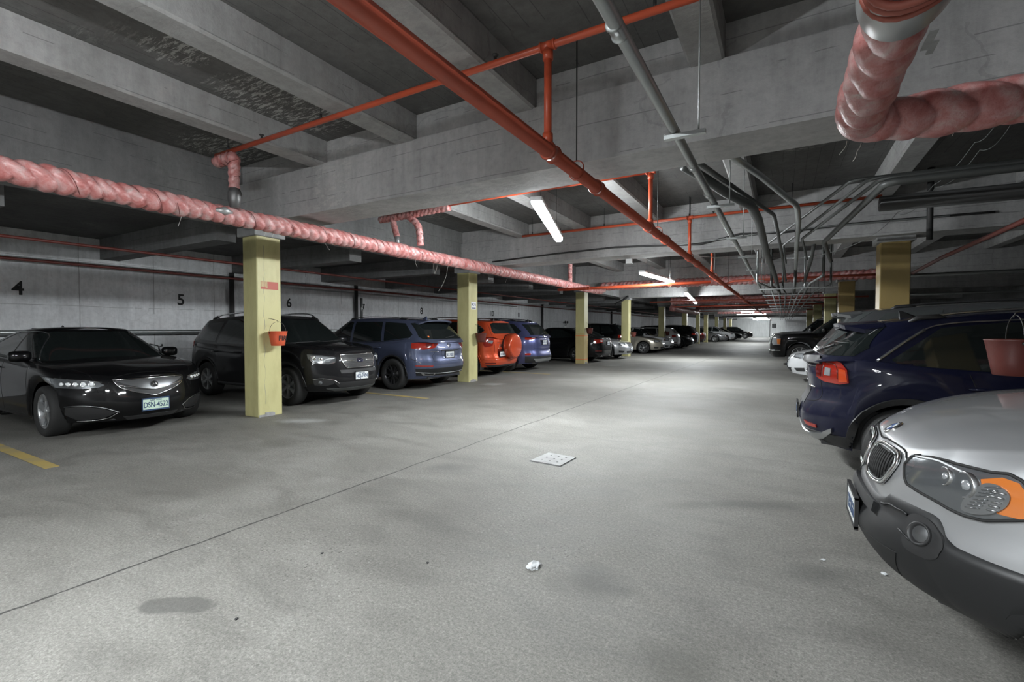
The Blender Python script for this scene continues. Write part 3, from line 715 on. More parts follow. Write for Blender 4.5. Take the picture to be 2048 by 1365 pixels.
# dark red pipes of the left bays, rail, downpipes
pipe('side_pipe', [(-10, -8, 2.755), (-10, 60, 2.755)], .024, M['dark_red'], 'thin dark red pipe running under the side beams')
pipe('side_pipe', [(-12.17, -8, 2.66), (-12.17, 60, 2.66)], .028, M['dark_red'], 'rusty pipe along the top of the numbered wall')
rail = pipe('wall_rail', [(-12.19, -6, 1.31), (-12.19, 40, 1.31)], .05, M['galv'], 'grey pipe rail along the numbered wall behind the cars')
f = MB()
for k in range(14): f.box((-.21, 3 + k * 3.1, -.08), (.02, 3.06 + k * 3.1, .08))
f.build('bracket', M['steel'], rail)
for y, m2, lb in ((6.92, 'iron', 'dark downpipe on the wall between bays 5 and 6'), (11.0, 'iron', 'dark downpipe with a bright sleeve on the wall by bay 7'), (25, 'iron', 'dark downpipe on the wall beyond bay 11'), (38, 'iron', 'farthest dark downpipe on the numbered wall')):
    d = pipe('downpipe', [(-12.31, y, 2.82), (-12.31, y, .0)], .06, M['iron'], lb, bend=.12)
    if y == 11.0:
        f = MB(); b0 = Vector((-12.31, y, 2.82)); f.tube([Vector((-12.20, y + .12, 2.40)) - b0, Vector((-12.20, y + .12, 1.72)) - b0], .045, 14); tag(f.build('metal_sleeve', M['galv'], d), 'bright metal sleeve')
pipe('side_conduit', [(-12.36, 8.0, 2.57), (-12.36, 22, 2.57)], .025, M['galv'], 'pale conduit along the wall above bays 6 to 8')
# conduits over the lane, right
g = 'conduits over the lane'
ZC = 2.60; XC = -.60
cd = pipe('conduit', [(XC, -10, ZC), (XC + .02, 30, ZC)], .030, M['galv'], 'straight bright grey conduit running beside the red main', 'conduit', g, joints=[((XC, y, ZC), (0, 1, 0)) for y in (1.9, 3.75, 4.6, 7, 10)], jr=1.25, jl=.05, jm=M['galv'])
for i, y in enumerate((3.02, 4.92, 6.75, 8.6, 10.6, 13.0)):
    t = empty('strut_hanger', (XC + .06, y, ZC - .045)); tag(t, 'metal strut and rod number %s along the bright conduit' % ['one', 'two', 'three', 'four', 'five', 'six'][i] if 0 else
        ['metal strut hanger in front of the near girder', 'strut hanger just past the near girder', 'strut hanger below the second joist bay', 'strut hanger short of the second girder', 'strut hanger past the second girder', 'last strut hanger on the bright conduit'][i], 'pipe hanger', 'strut hangers')
    f = MB(); f.box((-.11, -.02, -.012), (.13, .02, .012)); f.box((-.11, -.02, .012), (-.105, .02, .02)); f.build('strut', M['galv'], t)
    f = MB(); f.tube([(.09, 0, 0), (.09, 0, ZS - ZC + .04)], .005, 6); f.build('rod', M['galv'], t)
def cpx(pts, z, r, m, label, bend=.1, **k):
    return pipe('conduit', [at(a, b, z) if len(q) == 2 else at(a, b, q[2]) for q in pts for a, b in (q[:2],)], r, M[m], label, 'conduit', g, bend=bend, **k)
cpx([(1368, 332, 2.97), (1420, 364, 2.90), (1452, 386, 2.84), (1502, 412, 2.78), (1517, 440, 2.73), (1533, 505, 2.66), (1550, 552), (1560, 590)], 2.62, .05, 'galv_dark', 'thick bent conduit peeling off beside the bright one')
cpx([(1396, 324, 2.98), (1475, 380, 2.91), (1548, 430, 2.85), (1555, 462, 2.78), (1564, 512, 2.70), (1572, 562)], 2.66, .024, 'galv_dark', 'thin conduit bending beside the thick bent one')
cpx([(1445, 300, 3.0), (1520, 351, 2.93), (1594, 412, 2.85), (1597, 440, 2.80), (1593, 500, 2.74), (1590, 570, 2.68), (1588, 612, 2.62)], 2.68, .033, 'galv', 'greenish conduit bending from the girder towards the far end')
cpx([(1630, 470, 3.2), (1628, 488, 2.9), (1622, 520, 2.8), (1610, 560, 2.7)], 2.76, .035, 'galv_dark', 'short conduit angled above the grey hatchback')
for i, (a, b, r, lb) in enumerate((((1703, 361), (1532, 491), .017, 'first thin conduit slanting across in front of the second girder'), ((1738, 358), (1567, 491), .017, 'second thin slanting conduit'),
        ((1762, 358), (1604, 478), .019, 'third thin slanting conduit'), ((1772, 366), (1648, 484), .034, 'thick dark conduit slanting across beside the thin ones'))):
    zz = 2.86 - .05 * i; p, q = at(*a, zz), at(*b, zz); pipe('conduit', [q + Vector((-.05 + .10 * i, 2.2, -.04)), q, p, p + Vector((.55, .02, 0)), p + Vector((5.0, .3, 0))], r, M['galv_dark'], lb, 'conduit', g)
p = at(1760, 378, 2.95); pipe('drain_pipe', [(p.x, p.y, 2.78), (7.4, p.y + .2, 2.72)], .085, M['iron'], 'large dark drain pipe going off past the ochre column')
p = at(1765, 420, 2.95); pipe('drain_pipe', [(1.9, 9.3, 2.72), (1.9, 9.3, 3.79)], .04, M['iron'], 'short dark vertical pipe by the ochre column')
pipe('side_pipe', [at(1815, 552, 2.5), at(1885, 515, 2.5), at(2048, 442, 2.5), at(2400, 290, 2.5)], .03, M['dark_red'], 'dull red pipe running along the dark side bay')
for k, (z, y) in enumerate(((2.45, 12.2), (2.2, 14.5), (1.95, 20))):
    pipe('side_conduit', [(2.2, y, z), (7.4, y, z)], .035, M['galv_dark'], ['upper grey conduit crossing the dark side bay', 'middle grey conduit crossing the dark side bay', 'lower grey conduit crossing the dark side bay'][k])
# bundle of many parallel conduits far down the lane
for k in range(7):
    x = -.25 + k * .16; z = 2.36 + .04 * (k % 3); ya = 11.5 + (k * 37 % 5) * .8
    pipe('conduit', [(x + (k - 3) * .08, ya, 3.79), (x + (k - 3) * .08, ya, z + .03), (x, ya + 1.5, z), (x + .05, 62, z)], .022 + .006 * (k % 2), M['galv_dark'] if k % 4 else M['galv'], ['outer', 'second', 'third', 'middle', 'fifth', 'sixth', 'last'][k] + ' conduit of the bundle running to the far wall', 'conduit', g, n=8)
for k in range(14):
    y = 12.6 + k * 2.4
    t = empty('trapeze_hanger', (.25, y, 2.31)); tag(t, 'trapeze of strut and two rods under the conduit bundle', 'pipe hanger', 'trapeze hangers')
    f = MB(); f.box((-.75, -.02, -.012), (.75, .02, .012)); f.build('strut', M['galv'], t)
    for s_ in (-.7, .7):
        f = MB(); f.tube([(s_, 0, 0), (s_, 0, ZS - 2.31)], .006, 6); f.build('rod', M['galv_dark'], t)
# cable clipped on the second girder, hanging wires
def cable(pts, r, label, m='steel', sag=0, name='cable'):
    pts = [Vector(p) for p in pts]; out = []
    for a, b in zip(pts, pts[1:]):
        for k in range(8): t_ = k / 8; p = a.lerp(b, t_); p.z -= sag * 4 * t_ * (1 - t_); out.append(p)
    out.append(pts[-1]); o0 = out[0].copy(); f = MB(); f.tube([p - o0 for p in out], r, 6); o = f.build(name, M[m]); o.location = o0; tag(o, label, 'cable', 'loose cables')
Yg = 9.62
cable([atY(q[0], q[1], Yg) for q in ((985, 524), (1110, 508), (1230, 495), (1300, 492), (1400, 489), (1480, 468), (1560, 466), (1700, 448), (1780, 441), (1990, 424))], .018, 'thick dark cable draped along the face of the second girder')
cable([atY(q[0], q[1], Yg - .05) for q in ((1340, 492), (1420, 482), (1500, 470), (1600, 458), (1760, 444), (1900, 432))], .01, 'thin pale cable beside the thick one on the second girder', 'galv')
cable([atY(2000, 235, 5.2), atY(1950, 285, 6), atY(1868, 370, 7.3), atY(1795, 425, 8.6), atY(1735, 475, 9.6)], .004, 'thin wires hanging down from the dark side bay to the ochre column', 'galv_dark', .05)
cable([atY(2030, 235, 5.2), atY(1960, 300, 6.1), atY(1872, 375, 7.35), atY(1800, 430, 8.7)], .004, 'second wire looping beside the first in the dark side bay', 'galv_dark', .08)
cable([atY(1400, 513, 11), atY(1560, 516, 12), atY(1640, 510, 11), atY(1730, 480, 9.7)], .006, 'slack wire strung between the conduits and the ochre column', 'galv', .03)
# junction boxes and strap on second girder
p = atY(1263, 525, 10.35); f = MB(); f.bbox((-.07, -.04, -.05), (.07, .04, .05), .006); o = f.build('junction_box', M['fixture']); o.location = (p.x, 10.17, 2.851); tag(o, 'small white box under the second girder', 'junction box')

# hose sagging from the fourth girder, twin-headed emergency light, door edge on the far wall
a, b_ = atY(1256, 584, 22.75), atY(1229, 609, 22.75)
pipe('sagging_hose', [(a.x, 22.86, 2.97), (a.x - .25, 22.80, 2.80), (b_.x + .1, 22.80, b_.z + .05), (b_.x, 22.80, b_.z)], .05, M['rubber'], 'dark hose sagging from the fourth girder above the silver sedan', 'hose')
p1, p2 = atX(1130, 645, -12.2), atX(1137, 645, -12.2)
t = empty('emergency_light', (-12.3, (p1.y + p2.y) / 2, p1.z - .35)); tag(t, 'small twin-headed emergency light on the wall behind the black sedan', 'wall light')
f = MB(); f.bbox((-.09, -.12, -.1), (.02, .12, .1), .01); f.build('housing', M['fixture'], t)
for sd in (1, -1):
    f = MB(); f.tube([(0, sd * .05, .1), (.05, sd * .17, .3)], .012, 6); f.build('lamp_stem', M['iron'], t)
    f = MB(); f.lathe([(0, -.05), (.07, -.04), (.09, .02), (.08, .03), (0, .035)], Matrix.Translation((.08, sd * .17, .36)) @ Matrix.Rotation(PI / 2, 4, 'Y'), 18); f.build('lamp_head', M['iron'], t)
p = atY(1540, 650, Y1); fm = MB(); fm.box((p.x - .05, Y1 - .03, 0), (p.x + .05, Y1, 3.0)); struct('trim_1', fm, M['iron'])
p = atY(1548, 652, Y1); f = MB(); f.bbox((-.3, -.12, -.35), (.3, 0, .35), .02); o = f.build('electrical_box', M['iron']); o.location = (p.x, Y1, p.z); tag(o, 'small dark box mounted on the white far wall', 'wall box')
# ------------------------------------------------------------------ cars
def interp(pts, x):
    """smooth interpolation through (x, value) points"""
    if x <= pts[0][0]: return pts[0][1]
    if x >= pts[-1][0]: return pts[-1][1]
    for i in range(len(pts) - 1):
        x0, y0 = pts[i]; x1, y1 = pts[i + 1]
        if x <= x1:
            def sl(k):
                if k <= 0 or k >= len(pts) - 1: return None
                a, b, c = pts[k - 1], pts[k], pts[k + 1]
                m1 = (b[1] - a[1]) / max(1e-9, b[0] - a[0]); m2 = (c[1] - b[1]) / max(1e-9, c[0] - b[0])
                return 0 if m1 * m2 <= 0 else 2 * m1 * m2 / (m1 + m2)
            m = (y1 - y0) / (x1 - x0); s0, s1 = sl(i), sl(i + 1)
            s0 = m if s0 is None else s0; s1 = m if s1 is None else s1
            h = x1 - x0; t = (x - x0) / h
            return y0 * (2 * t ** 3 - 3 * t * t + 1) + s0 * h * (t ** 3 - 2 * t * t + t) + y1 * (3 * t * t - 2 * t ** 3) + s1 * h * (t ** 3 - t * t)
    return pts[-1][1]
CARS = []
class Car:
    """local axes: +x nose, +y the car's left side, z up; origin on the ground at the middle"""
    def __init__(s, label, paint, L, W, belt, roof, gh, wheels, rw, sill=.22, front=None, rear=None, side=None, nf=4.2, nr=5, crown=.035,
                 lowf=.24, lowr=.28, q=1.0, group='parked cars', cat='car', name='car', arch=.055, gbulge=.02):
        s.L, s.W, s.belt, s.roof, s.gh, s.wx, s.rw, s.sill = L, W, belt, roof, gh, wheels, rw, sill
        s.fp = front or [(0, .10), (.3, .01), (.55, 0), (.85, .05), (1, .11)]
        s.rp = rear or [(0, .10), (.3, .01), (.6, .02), (1, .08)]
        s.sp = side or [(0, .95), (.3, .985), (.6, 1.0), (.85, .985), (1, .945)]
        s.nf, s.nr, s.crown, s.lowf, s.lowr, s.q, s.paint, s.archm, s.gbulge = nf, nr, crown, lowf, lowr, q, paint, arch, gbulge
        s.t = empty(name, (0, 0, 0)); tag(s.t, label, cat, group)
        s.build_body(); s.build_cabin()
    def lims(s, v): return s.L / 2 - interp(s.fp, v), -s.L / 2 + interp(s.rp, v)
    def hw(s, u, v):
        n = s.nf if u > 0 else s.nr
        n += 3.0 * max(0, min(1, (.93 - abs(u)) / .35))
        return s.W / 2 * interp(s.sp, v) * max(0, 1 - abs(u) ** n) ** (1 / n)
    def zlow(s, x):
        f, r = s.L / 2, -s.L / 2; z = s.sill
        t = (x - (s.wx[0] + s.rw)) / max(.01, f - s.wx[0] - s.rw)
        if t > 0: z = s.sill + (s.lowf - s.sill) * min(1, t)
        t = ((s.wx[1] - s.rw) - x) / max(.01, s.wx[1] - s.rw - r)
        if t > 0: z = s.sill + (s.lowr - s.sill) * min(1, t)
        for wx in s.wx:
            R = s.rw + s.archm; d = abs(x - wx)
            if d < R: z = max(z, s.rw + math.sqrt(R * R - d * d) - .0)
        return z
    def P(s, side, u, v):
        xf, xr = s.lims(v); mid = (xf + xr) / 2; x = mid + u * (xf - mid)
        zl = s.zlow(x); zb = interp(s.belt, x)
        return Vector((x, side * s.hw(u, v), zl + (zb - zl) * v))
    def stations(s):
        q = s.q; us = [-1 + 2 * i / int(56 * q) for i in range(int(56 * q) + 1)]
        for sg, n in ((1, s.nf), (-1, s.nr)):
            for k in range(int(22 * q)):
                th = (k + .0) / (22 * q) * PI / 2; us.append(sg * math.cos(th) ** (2 / n))
            for k in (.995, .985, .97, .945, .92, .89): us.append(sg * k)
            for k in range(int(14 * q) + 4): y_ = .9 * k / (14 * q + 4); us.append(sg * (1 - y_ ** n) ** (1 / n))
        xf, xr = s.lims(0); mid = (xf + xr) / 2
        for wx in s.wx:
            R = s.rw + s.archm
            for k in range(int(25 * q)):
                x = wx - R * 1.0 * math.cos(PI * k / (25 * q - 1)); us.append((x - mid) / (xf - mid))
            for e in (-1.004, 1.004): us.append((wx + R * e - mid) / (xf - mid))
        us = sorted(u for u in us if -1 <= u <= 1); out = [us[0]]
        for u in us[1:]:
            if u - out[-1] > .0016 or abs(s.hw(u, .5) - s.hw(out[-1], .5)) > .025: out.append(u)
        if us[-1] == out[-1] or abs(s.hw(out[-1], .5)) < .02: out[-1] = 1
        else: out.append(1)
        return out
    def build_body(s):
        us = s.stations(); vs = [0, .03, .08, .16, .25, .34, .43, .52, .61, .7, .78, .85, .9, .94, .97, .99, 1]
        if s.q < .7: vs = vs[::2]
        n = len(us); V = []; F = []
        for side in (1, -1):
            for v in vs: V += [s.P(side, u, v) for u in us]
        m = len(vs); off = n * m
        for k in range(m - 1):
            for i in range(n - 1):
                a = k * n + i; F.append((a, a + n, a + n + 1, a + 1)); a += off; F.append((a, a + 1, a + n + 1, a + n))
        # top skin
        ts = [-1, -.97, -.92, -.84, -.7, -.5, -.25, 0, .25, .5, .7, .84, .92, .97, 1]; base = len(V); nt = len(ts)
        for i, u in enumerate(us):
            a = V[(m - 1) * n + i]; b = V[off + (m - 1) * n + i]; cr = s.crown * min(1, a.y / (s.W * .25) if a.y else 0)
            for t in ts: V.append(Vector((a.x, -a.y * t, a.z + cr * (1 - abs(t) ** 2.4))))
        for i in range(n - 1):
            for j in range(nt - 1):
                a = base + i * nt + j; F.append((a, a + 1, a + nt + 1, a + nt))
        # floor pan
        base = len(V)
        for i, u in enumerate(us):
            for side in (1, -1):
                p = V[(0 if side > 0 else off) + i]; V.append(Vector((p.x, p.y, p.z)))
        bm = bmesh.new(); bv = [bm.verts.new(p) for p in V]
        for f in F:
            try: bm.faces.new([bv[i] for i in f])
            except ValueError: pass
        bmesh.ops.remove_doubles(bm, verts=bm.verts, dist=.0006)
        bmesh.ops.recalc_face_normals(bm, faces=bm.faces)
        for f in bm.faces: f.smooth = True
        me = bpy.data.meshes.new('body'); bm.to_mesh(me); bm.free()
        s.body = link('body', me, s.paint, s.t)
        s.bv = BVHTree.FromPolygons([v.co for v in me.vertices], [tuple(p.vertices) for p in me.polygons])
        # dark underside and wheel houses
        f = MB(); hw = s.W / 2 - .27; z0 = s.sill + .01
        def slab(xa, xb, k, za, zb_, wmax):
            n = 14; top = []; xf, xr = s.lims(.15); mid = (xf + xr) / 2
            for i in range(n + 1):
                x = xa + (xb - xa) * i / n; u = max(-1, min(1, (x - mid) / (xf - mid))); top.append((x, min(wmax, s.hw(u, 0) * k)))
            ring = top + [(x, -y) for x, y in top[::-1]]; m = len(ring)
            f.add([(x, y, za) for x, y in ring] + [(x, y, zb_) for x, y in ring], [tuple(range(m)), tuple(range(2 * m - 1, m - 1, -1))] + [(i, i + m, (i + 1) % m + m, (i + 1) % m) for i in range(m)])
        xf, xr = s.lims(.1)
        slab(xr + .12, xf - .12, .9, z0 + .0, .60, hw)
        slab(s.wx[1] + s.rw + .07, s.wx[0] - s.rw - .07, .95, z0 + .01, .5, 9)
        slab(s.wx[0] + s.rw + .07, xf - .10, .86, s.lowf + .035, .45, 9)
        slab(xr + .10, s.wx[1] - s.rw - .07, .88, s.lowr + .03, .45, 9)
        f.build('underbody', M['plastic'], s.t)
    def build_cabin(s):
        g = s.gh; us = sorted(set([-1 + 2 * i / 48 for i in range(49)] + [sg * k for sg in (1, -1) for k in (.998, .99, .98, .965, .945, .92)] + [sg * math.cos(PI / 2 * k / 22) ** (2 / nn_) for sg, nn_ in ((1, g.get('nf', 5) + 1.6), (-1, g.get('nr', 6) + 1)) for k in range(22)] + [sg * (1 - (.92 * k / 14) ** nn_) ** (1 / nn_) for sg, nn_ in ((1, g.get('nf', 5) + 1.6), (-1, g.get('nr', 6) + 1)) for k in range(14)]))
        vs = [0, .12, .25, .4, .55, .7, .82, .9, .96, 1]; V = []; F = []; n = len(us); m = len(vs)
        def ring(u, side):
            nb = (g.get('nf', 5) + 1.6) if u > 0 else (g.get('nr', 6) + 1)
            e = max(0, 1 - abs(u) ** nb) ** (1 / nb)
            mb = (g['xfb'] + g['xrb']) / 2; xb = mb + u * (g['xfb'] - mb); mt = (g['xft'] + g['xrt']) / 2; xt = mt + u * (g['xft'] - mt)
            return Vector((xb, side * g['wb'] / 2 * e, interp(s.belt, xb) - .015)), Vector((xt, side * g['wt'] / 2 * e, interp(s.roof, xt)))
        for side in (1, -1):
            for v in vs:
                for u in us:
                    a, b = ring(u, side); p = a.lerp(b, v)
                    bl = s.gbulge * 4 * v * (1 - v) * min(1, abs(p.y) / (g['wt'] * .35))
                    p.y += side * bl; V.append(p)
        off = n * m
        for k in range(m - 1):
            for i in range(n - 1):
                a = k * n + i; F.append((a, a + n, a + n + 1, a + 1)); a += off; F.append((a, a + 1, a + n + 1, a + n))
        ts = [-1, -.97, -.92, -.82, -.65, -.4, 0, .4, .65, .82, .92, .97, 1]; nt = len(ts); base = len(V)
        for i, u in enumerate(us):
            a = V[(m - 1) * n + i]; cr = g.get('crown', .04) * min(1, a.y / (g['wt'] * .3) if a.y else 0)
            for t in ts: V.append(Vector((a.x, -a.y * t, a.z + cr * (1 - abs(t) ** 2.6))))
        for i in range(n - 1):
            for j in range(nt - 1):
                a = base + i * nt + j; F.append((a, a + 1, a + nt + 1, a + nt))
        bm = bmesh.new(); bv = [bm.verts.new(p) for p in V]
        for f in F:
            try: bm.faces.new([bv[i] for i in f])
            except ValueError: pass
        bmesh.ops.remove_doubles(bm, verts=bm.verts, dist=.0006); bmesh.ops.recalc_face_normals(bm, faces=bm.faces)
        for f in bm.faces: f.smooth = True
        me = bpy.data.meshes.new('cabin'); bm.to_mesh(me); bm.free(); s.cabin = link('cabin', me, s.paint, s.t)
        s.cv = BVHTree.FromPolygons([v.co for v in me.vertices], [tuple(p.vertices) for p in me.polygons])
        V = [v.co for v in s.body.data.vertices]; nb = len(V)
        s.av = BVHTree.FromPolygons(V + [v.co for v in me.vertices], [tuple(p.vertices) for p in s.body.data.polygons] + [tuple(i + nb for i in p.vertices) for p in me.polygons])
    # projection of drawn shapes on the skin.  view: 'f' front (y,z) 'r' rear (y,z) 'l'/'s' sides (x,z) 't' top (x,y)
    def perimeter(s, view):
        if not hasattr(s, '_pm'): s._pm = {}
        if view not in s._pm:
            sg = 1 if view in 'fF' else -1; pts = []
            for i in range(501):
                t = i / 500; u = sg * (1 - t ** 3) if t < 1 else 0
                xf, xr = s.lims(.55); mid = (xf + xr) / 2; x = mid + u * (xf - mid); pts.append((x, s.hw(u, .55)))
            acc = [0.0]
            for (x0, y0), (x1, y1) in zip(pts, pts[1:]): acc.append(acc[-1] + math.hypot(x1 - x0, y1 - y0))
            s._pm[view] = (pts, acc)
        return s._pm[view]
    def unwrap(s, view, y, wrap):
        pts, acc = s.perimeter(view); sg = 1 if view == 'f' else -1; ay = abs(y)
        for (x, yy), a in zip(pts, acc):
            if yy >= ay or x * sg < s.L / 2 - wrap: return a if y >= 0 else -a
        return acc[-1] if y >= 0 else -acc[-1]
    def hit(s, view, a, b, on='b'):
        if view in 'FR':
            pts, acc = s.perimeter(view.lower()); aa = abs(a); lo, hi = 0, len(acc) - 1
            while hi - lo > 1:
                m_ = (lo + hi) // 2
                if acc[m_] <= aa: lo = m_
                else: hi = m_
            t = (aa - acc[lo]) / max(1e-9, acc[hi] - acc[lo]); p0, p1 = pts[lo], pts[hi]; sy = 1 if a >= 0 else -1
            k0, k1 = pts[max(0, lo - 3)], pts[min(len(pts) - 1, hi + 3)]
            tx, ty = k1[0] - k0[0], k1[1] - k0[1]; l = math.hypot(tx, ty) or 1; sg = 1 if view == 'F' else -1
            if aa < .02: nx, ny = sg, 0
            else: nx, ny = sg * abs(ty) / l, abs(tx) / l
            N = Vector((nx, ny * sy, 0)); O = Vector((p0[0] + (p1[0] - p0[0]) * t, (p0[1] + (p1[1] - p0[1]) * t) * sy, b))
            h = s.bv.ray_cast(O + N * .6, -N, 1.2)
            if h[0] is None: return None, None
            nn = h[1]
            return h[0], (-nn if nn.dot(N) < 0 else nn)
        bv = {'b': s.bv, 'c': s.cv, 'a': s.av}[on]; BIG = 6
        o, d = {'f': ((BIG, a, b), (-1, 0, 0)), 'r': ((-BIG, a, b), (1, 0, 0)), 'l': ((a, BIG, b), (0, -1, 0)), 's': ((a, -BIG, b), (0, 1, 0)), 't': ((a, b, BIG), (0, 0, -1))}[view]
        h = bv.ray_cast(Vector(o), Vector(d))
        if h[0] is None: return None, None
        nn = h[1]
        if nn.dot(Vector(d)) > 0: nn = -nn
        return h[0], nn
    def patch(s, name, poly, view, m, off=.004, on='b', step=None, parent=None, label=None, smooth=True, both=False, thick=.012, curve=False, wrap=.36):
        out = []; s._wrap = wrap
        for mir in ((1, -1) if both else (1,)):
            vw = view; pl = poly
            if both and mir < 0:
                if view in 'frtFR': pl = [(-a, b) if view != 't' else (a, -b) for a, b in poly][::-1]
                else: vw = 's' if view == 'l' else 'l'
            out.append(s._patch(name, pl, vw, m, off, on, step, parent if parent is not None else s.t, label, smooth, thick, curve))
        return out if both else out[0]
    def _patch(s, name, poly, view, m, off, on, step, parent, label, smooth, thick, curve):
        step = step or .035 / max(.5, s.q)
        if view in 'fr' and on == 'b': poly = [(s.unwrap(view, a, s._wrap), b) for a, b in poly]; view = view.upper()
        P2 = [Vector(p) for p in poly]
        if curve: P2 = catmull(P2, 5)
        bd = []
        for i in range(len(P2)):
            a, b = P2[i], P2[(i + 1) % len(P2)]; k = max(1, int((b - a).length / step + .5))
            for j in range(k): bd.append(a.lerp(b, j / k))
        xs = [p.x for p in bd]; ys = [p.y for p in bd]; pts = list(bd)
        def inside(x, y):
            c = False; n = len(bd)
            for i in range(n):
                a, b = bd[i], bd[i - 1]
                if (a.y > y) != (b.y > y) and x < (b.x - a.x) * (y - a.y) / (b.y - a.y) + a.x: c = not c
            return c
        x = min(xs) + step / 2
        while x < max(xs):
            y = min(ys) + step / 2
            while y < max(ys):
                if inside(x, y) and min((p.x - x) ** 2 + (p.y - y) ** 2 for p in bd) > (step * .45) ** 2: pts.append(Vector((x, y)))
                y += step
            x += step
        nb = len(bd)
        co, ed, fa, *_ = delaunay_2d_cdt([Vector((p.x, p.y)) for p in pts], [], [list(range(nb))], 1, 1e-6)
        V = []; ok = []
        for p in co:
            h, n = s.hit(view, p.x, p.y, on)
            ok.append(h is not None); V.append((h, n))
        bm = bmesh.new(); vv = []
        for (h, n), o_ in zip(V, ok): vv.append(bm.verts.new(h + n * off) if o_ else None)
        for f in fa:
            if all(ok[i] for i in f):
                try: bm.faces.new([vv[i] for i in f])
                except ValueError: pass
        for v, o_ in zip(vv, ok):
            if v is not None and not v.link_faces: bm.verts.remove(v)
        if not bm.faces: bm.free(); bm = bmesh.new(); bmesh.ops.create_cube(bm, size=.001)
        bmesh.ops.recalc_face_normals(bm, faces=bm.faces)
        ctr = Vector((0, 0, .7)); sg = sum((1 if f.normal.dot(f.calc_center_median() - ctr) > 0 else -1) for f in bm.faces)
        if sg < 0: bmesh.ops.reverse_faces(bm, faces=bm.faces)
        bm.normal_update(); be = [e for e in bm.edges if e.is_boundary]
        nrm = {v: v.normal.copy() for e in be for v in e.verts}
        ext = bmesh.ops.extrude_edge_only(bm, edges=be)['geom']; nv = [g for g in ext if isinstance(g, bmesh.types.BMVert)]
        src = {}
        for v in nrm: src[tuple(round(c, 6) for c in v.co)] = nrm[v]
        for v in nv: v.co -= src.get(tuple(round(c, 6) for c in v.co), Vector((0, 0, 0))) * thick
        for f in bm.faces: f.smooth = smooth and all(v not in nv for v in f.verts)
        for e in be: e.smooth = False
        me = bpy.data.meshes.new(name); bm.to_mesh(me); bm.free(); o = link(name, me, m, parent)
        if label: o['label'] = label
        return o
    def line(s, name, pts, view, m, r=.004, off=0, on='b', parent=None, curve=True, both=False, n=6, closed=False, step=.03, label=None):
        for mir in ((1, -1) if both else (1,)):
            vw = view; pl = [Vector(p) for p in pts]
            if both and mir < 0:
                if view in 'frFR': pl = [Vector((-p.x, p.y)) for p in pl]
                elif view == 't': pl = [Vector((p.x, -p.y)) for p in pl]
                else: vw = 's' if view == 'l' else 'l'
            if vw in 'fr' and on == 'b':
                wr = getattr(s, '_wrap', .36); pl = [Vector((s.unwrap(vw, p.x, .36 if wr is None else wr), p.y)) for p in pl]; vw = vw.upper()
            if curve and len(pl) > 2: pl = catmull(pl, 6, closed)
            elif closed: pl = pl + [pl[0]]
            q = [Vector((p.x, p.y, 0)) for p in pl]; q = resample(q, step); P3 = []
            for p in q:
                h, nn = s.hit(vw, p.x, p.y, on)
                if h is not None: P3.append(h + nn * off)
            if len(P3) < 2: continue
            f = MB(); f.tube(P3, r, n, closed=False); o = f.build(name, m, parent if parent is not None else s.t)
            if label: o['label'] = label
    def wheel(s, wx, side, style, rr, m='alloy', n=5, tw=.215):
        R = s.rw; xf_, xr_ = s.lims(.4); md_ = (xf_ + xr_) / 2; y = side * (s.hw((wx - md_) / (xf_ - md_), .4) - .028); T = Matrix.Translation((wx, y, R)) @ Matrix.Rotation(-side * PI / 2, 4, 'X')
        # local z points outward
        f = MB()
        f.lathe([(rr * .985, -tw * .8), (rr * .985, -.03), (rr * .99, -.012), (rr * .955, -.010), (rr * .93, -.03), (rr * .92, -.09)], T, 36)
        f.lathe([(.0, -.045), (.045, -.045), (.05, -.032), (.035, -.024), (0, -.022)], T, 16)
        for k in range(n):
            a0 = 2 * PI * k / n + .3
            def spk(a, w0, w1, z0=-.03, z1=-.018, tk=.03, sk=0):
                ca, sa = math.cos(a), math.sin(a); q = []
                for (r_, w_, z_, ss) in ((.03, w0, z0, 0), (rr * .55, (w0 + w1) / 2, z0 - .004, sk * .5), (rr * .95, w1, z1, sk)):
                    for t in (-w_, w_):
                        x_ = r_; y_ = t + ss; q.append((x_ * ca - y_ * sa, x_ * sa + y_ * ca, z_)); q.append((x_ * ca - y_ * sa, x_ * sa + y_ * ca, z_ - tk))
                v = [T @ Vector(p) for p in q]; F = []
                for b in (0, 4): F += [(b, b + 2, b + 6, b + 4), (b + 1, b + 5, b + 7, b + 3), (b, b + 4, b + 5, b + 1), (b + 2, b + 3, b + 7, b + 6)]
                f.add(v, F)
            if style == 'split': spk(a0 - .09, .012, .013, sk=-.03); spk(a0 + .09, .012, .013, sk=.03)
            elif style == 'wide': spk(a0, .030, .052)
            elif style == 'thin': spk(a0, .011, .013)
            elif style == 'swirl': spk(a0, .022, .034, sk=.045)
        wh = f.build('wheel', M[m], s.t)
        f = MB(); f.lathe([(rr, -tw), (R * .9, -tw - .005), (R * .985, -tw + .015), (R, -tw + .05), (R, -.05), (R * .985, -.015), (R * .93, .006), (R * .84, .010), (rr * 1.03, -.002), (rr * .985, -.012)], T, 40); f.build('tyre', M['rubber'], wh)
        f = MB(); f.lathe([(.0, -.10), (rr * .92, -.10)], T, 24); f.lathe([(0, -.07), (rr * .62, -.07), (rr * .62, -.085), (.06, -.088)], T, 24); f.build('brake_disc', M['steel'], wh)
        return wh
    def wheels(s, style, rr, m='alloy', n=5):
        for wx in s.wx:
            for side in (1, -1): s.wheel(wx, side, style, rr, m, n)
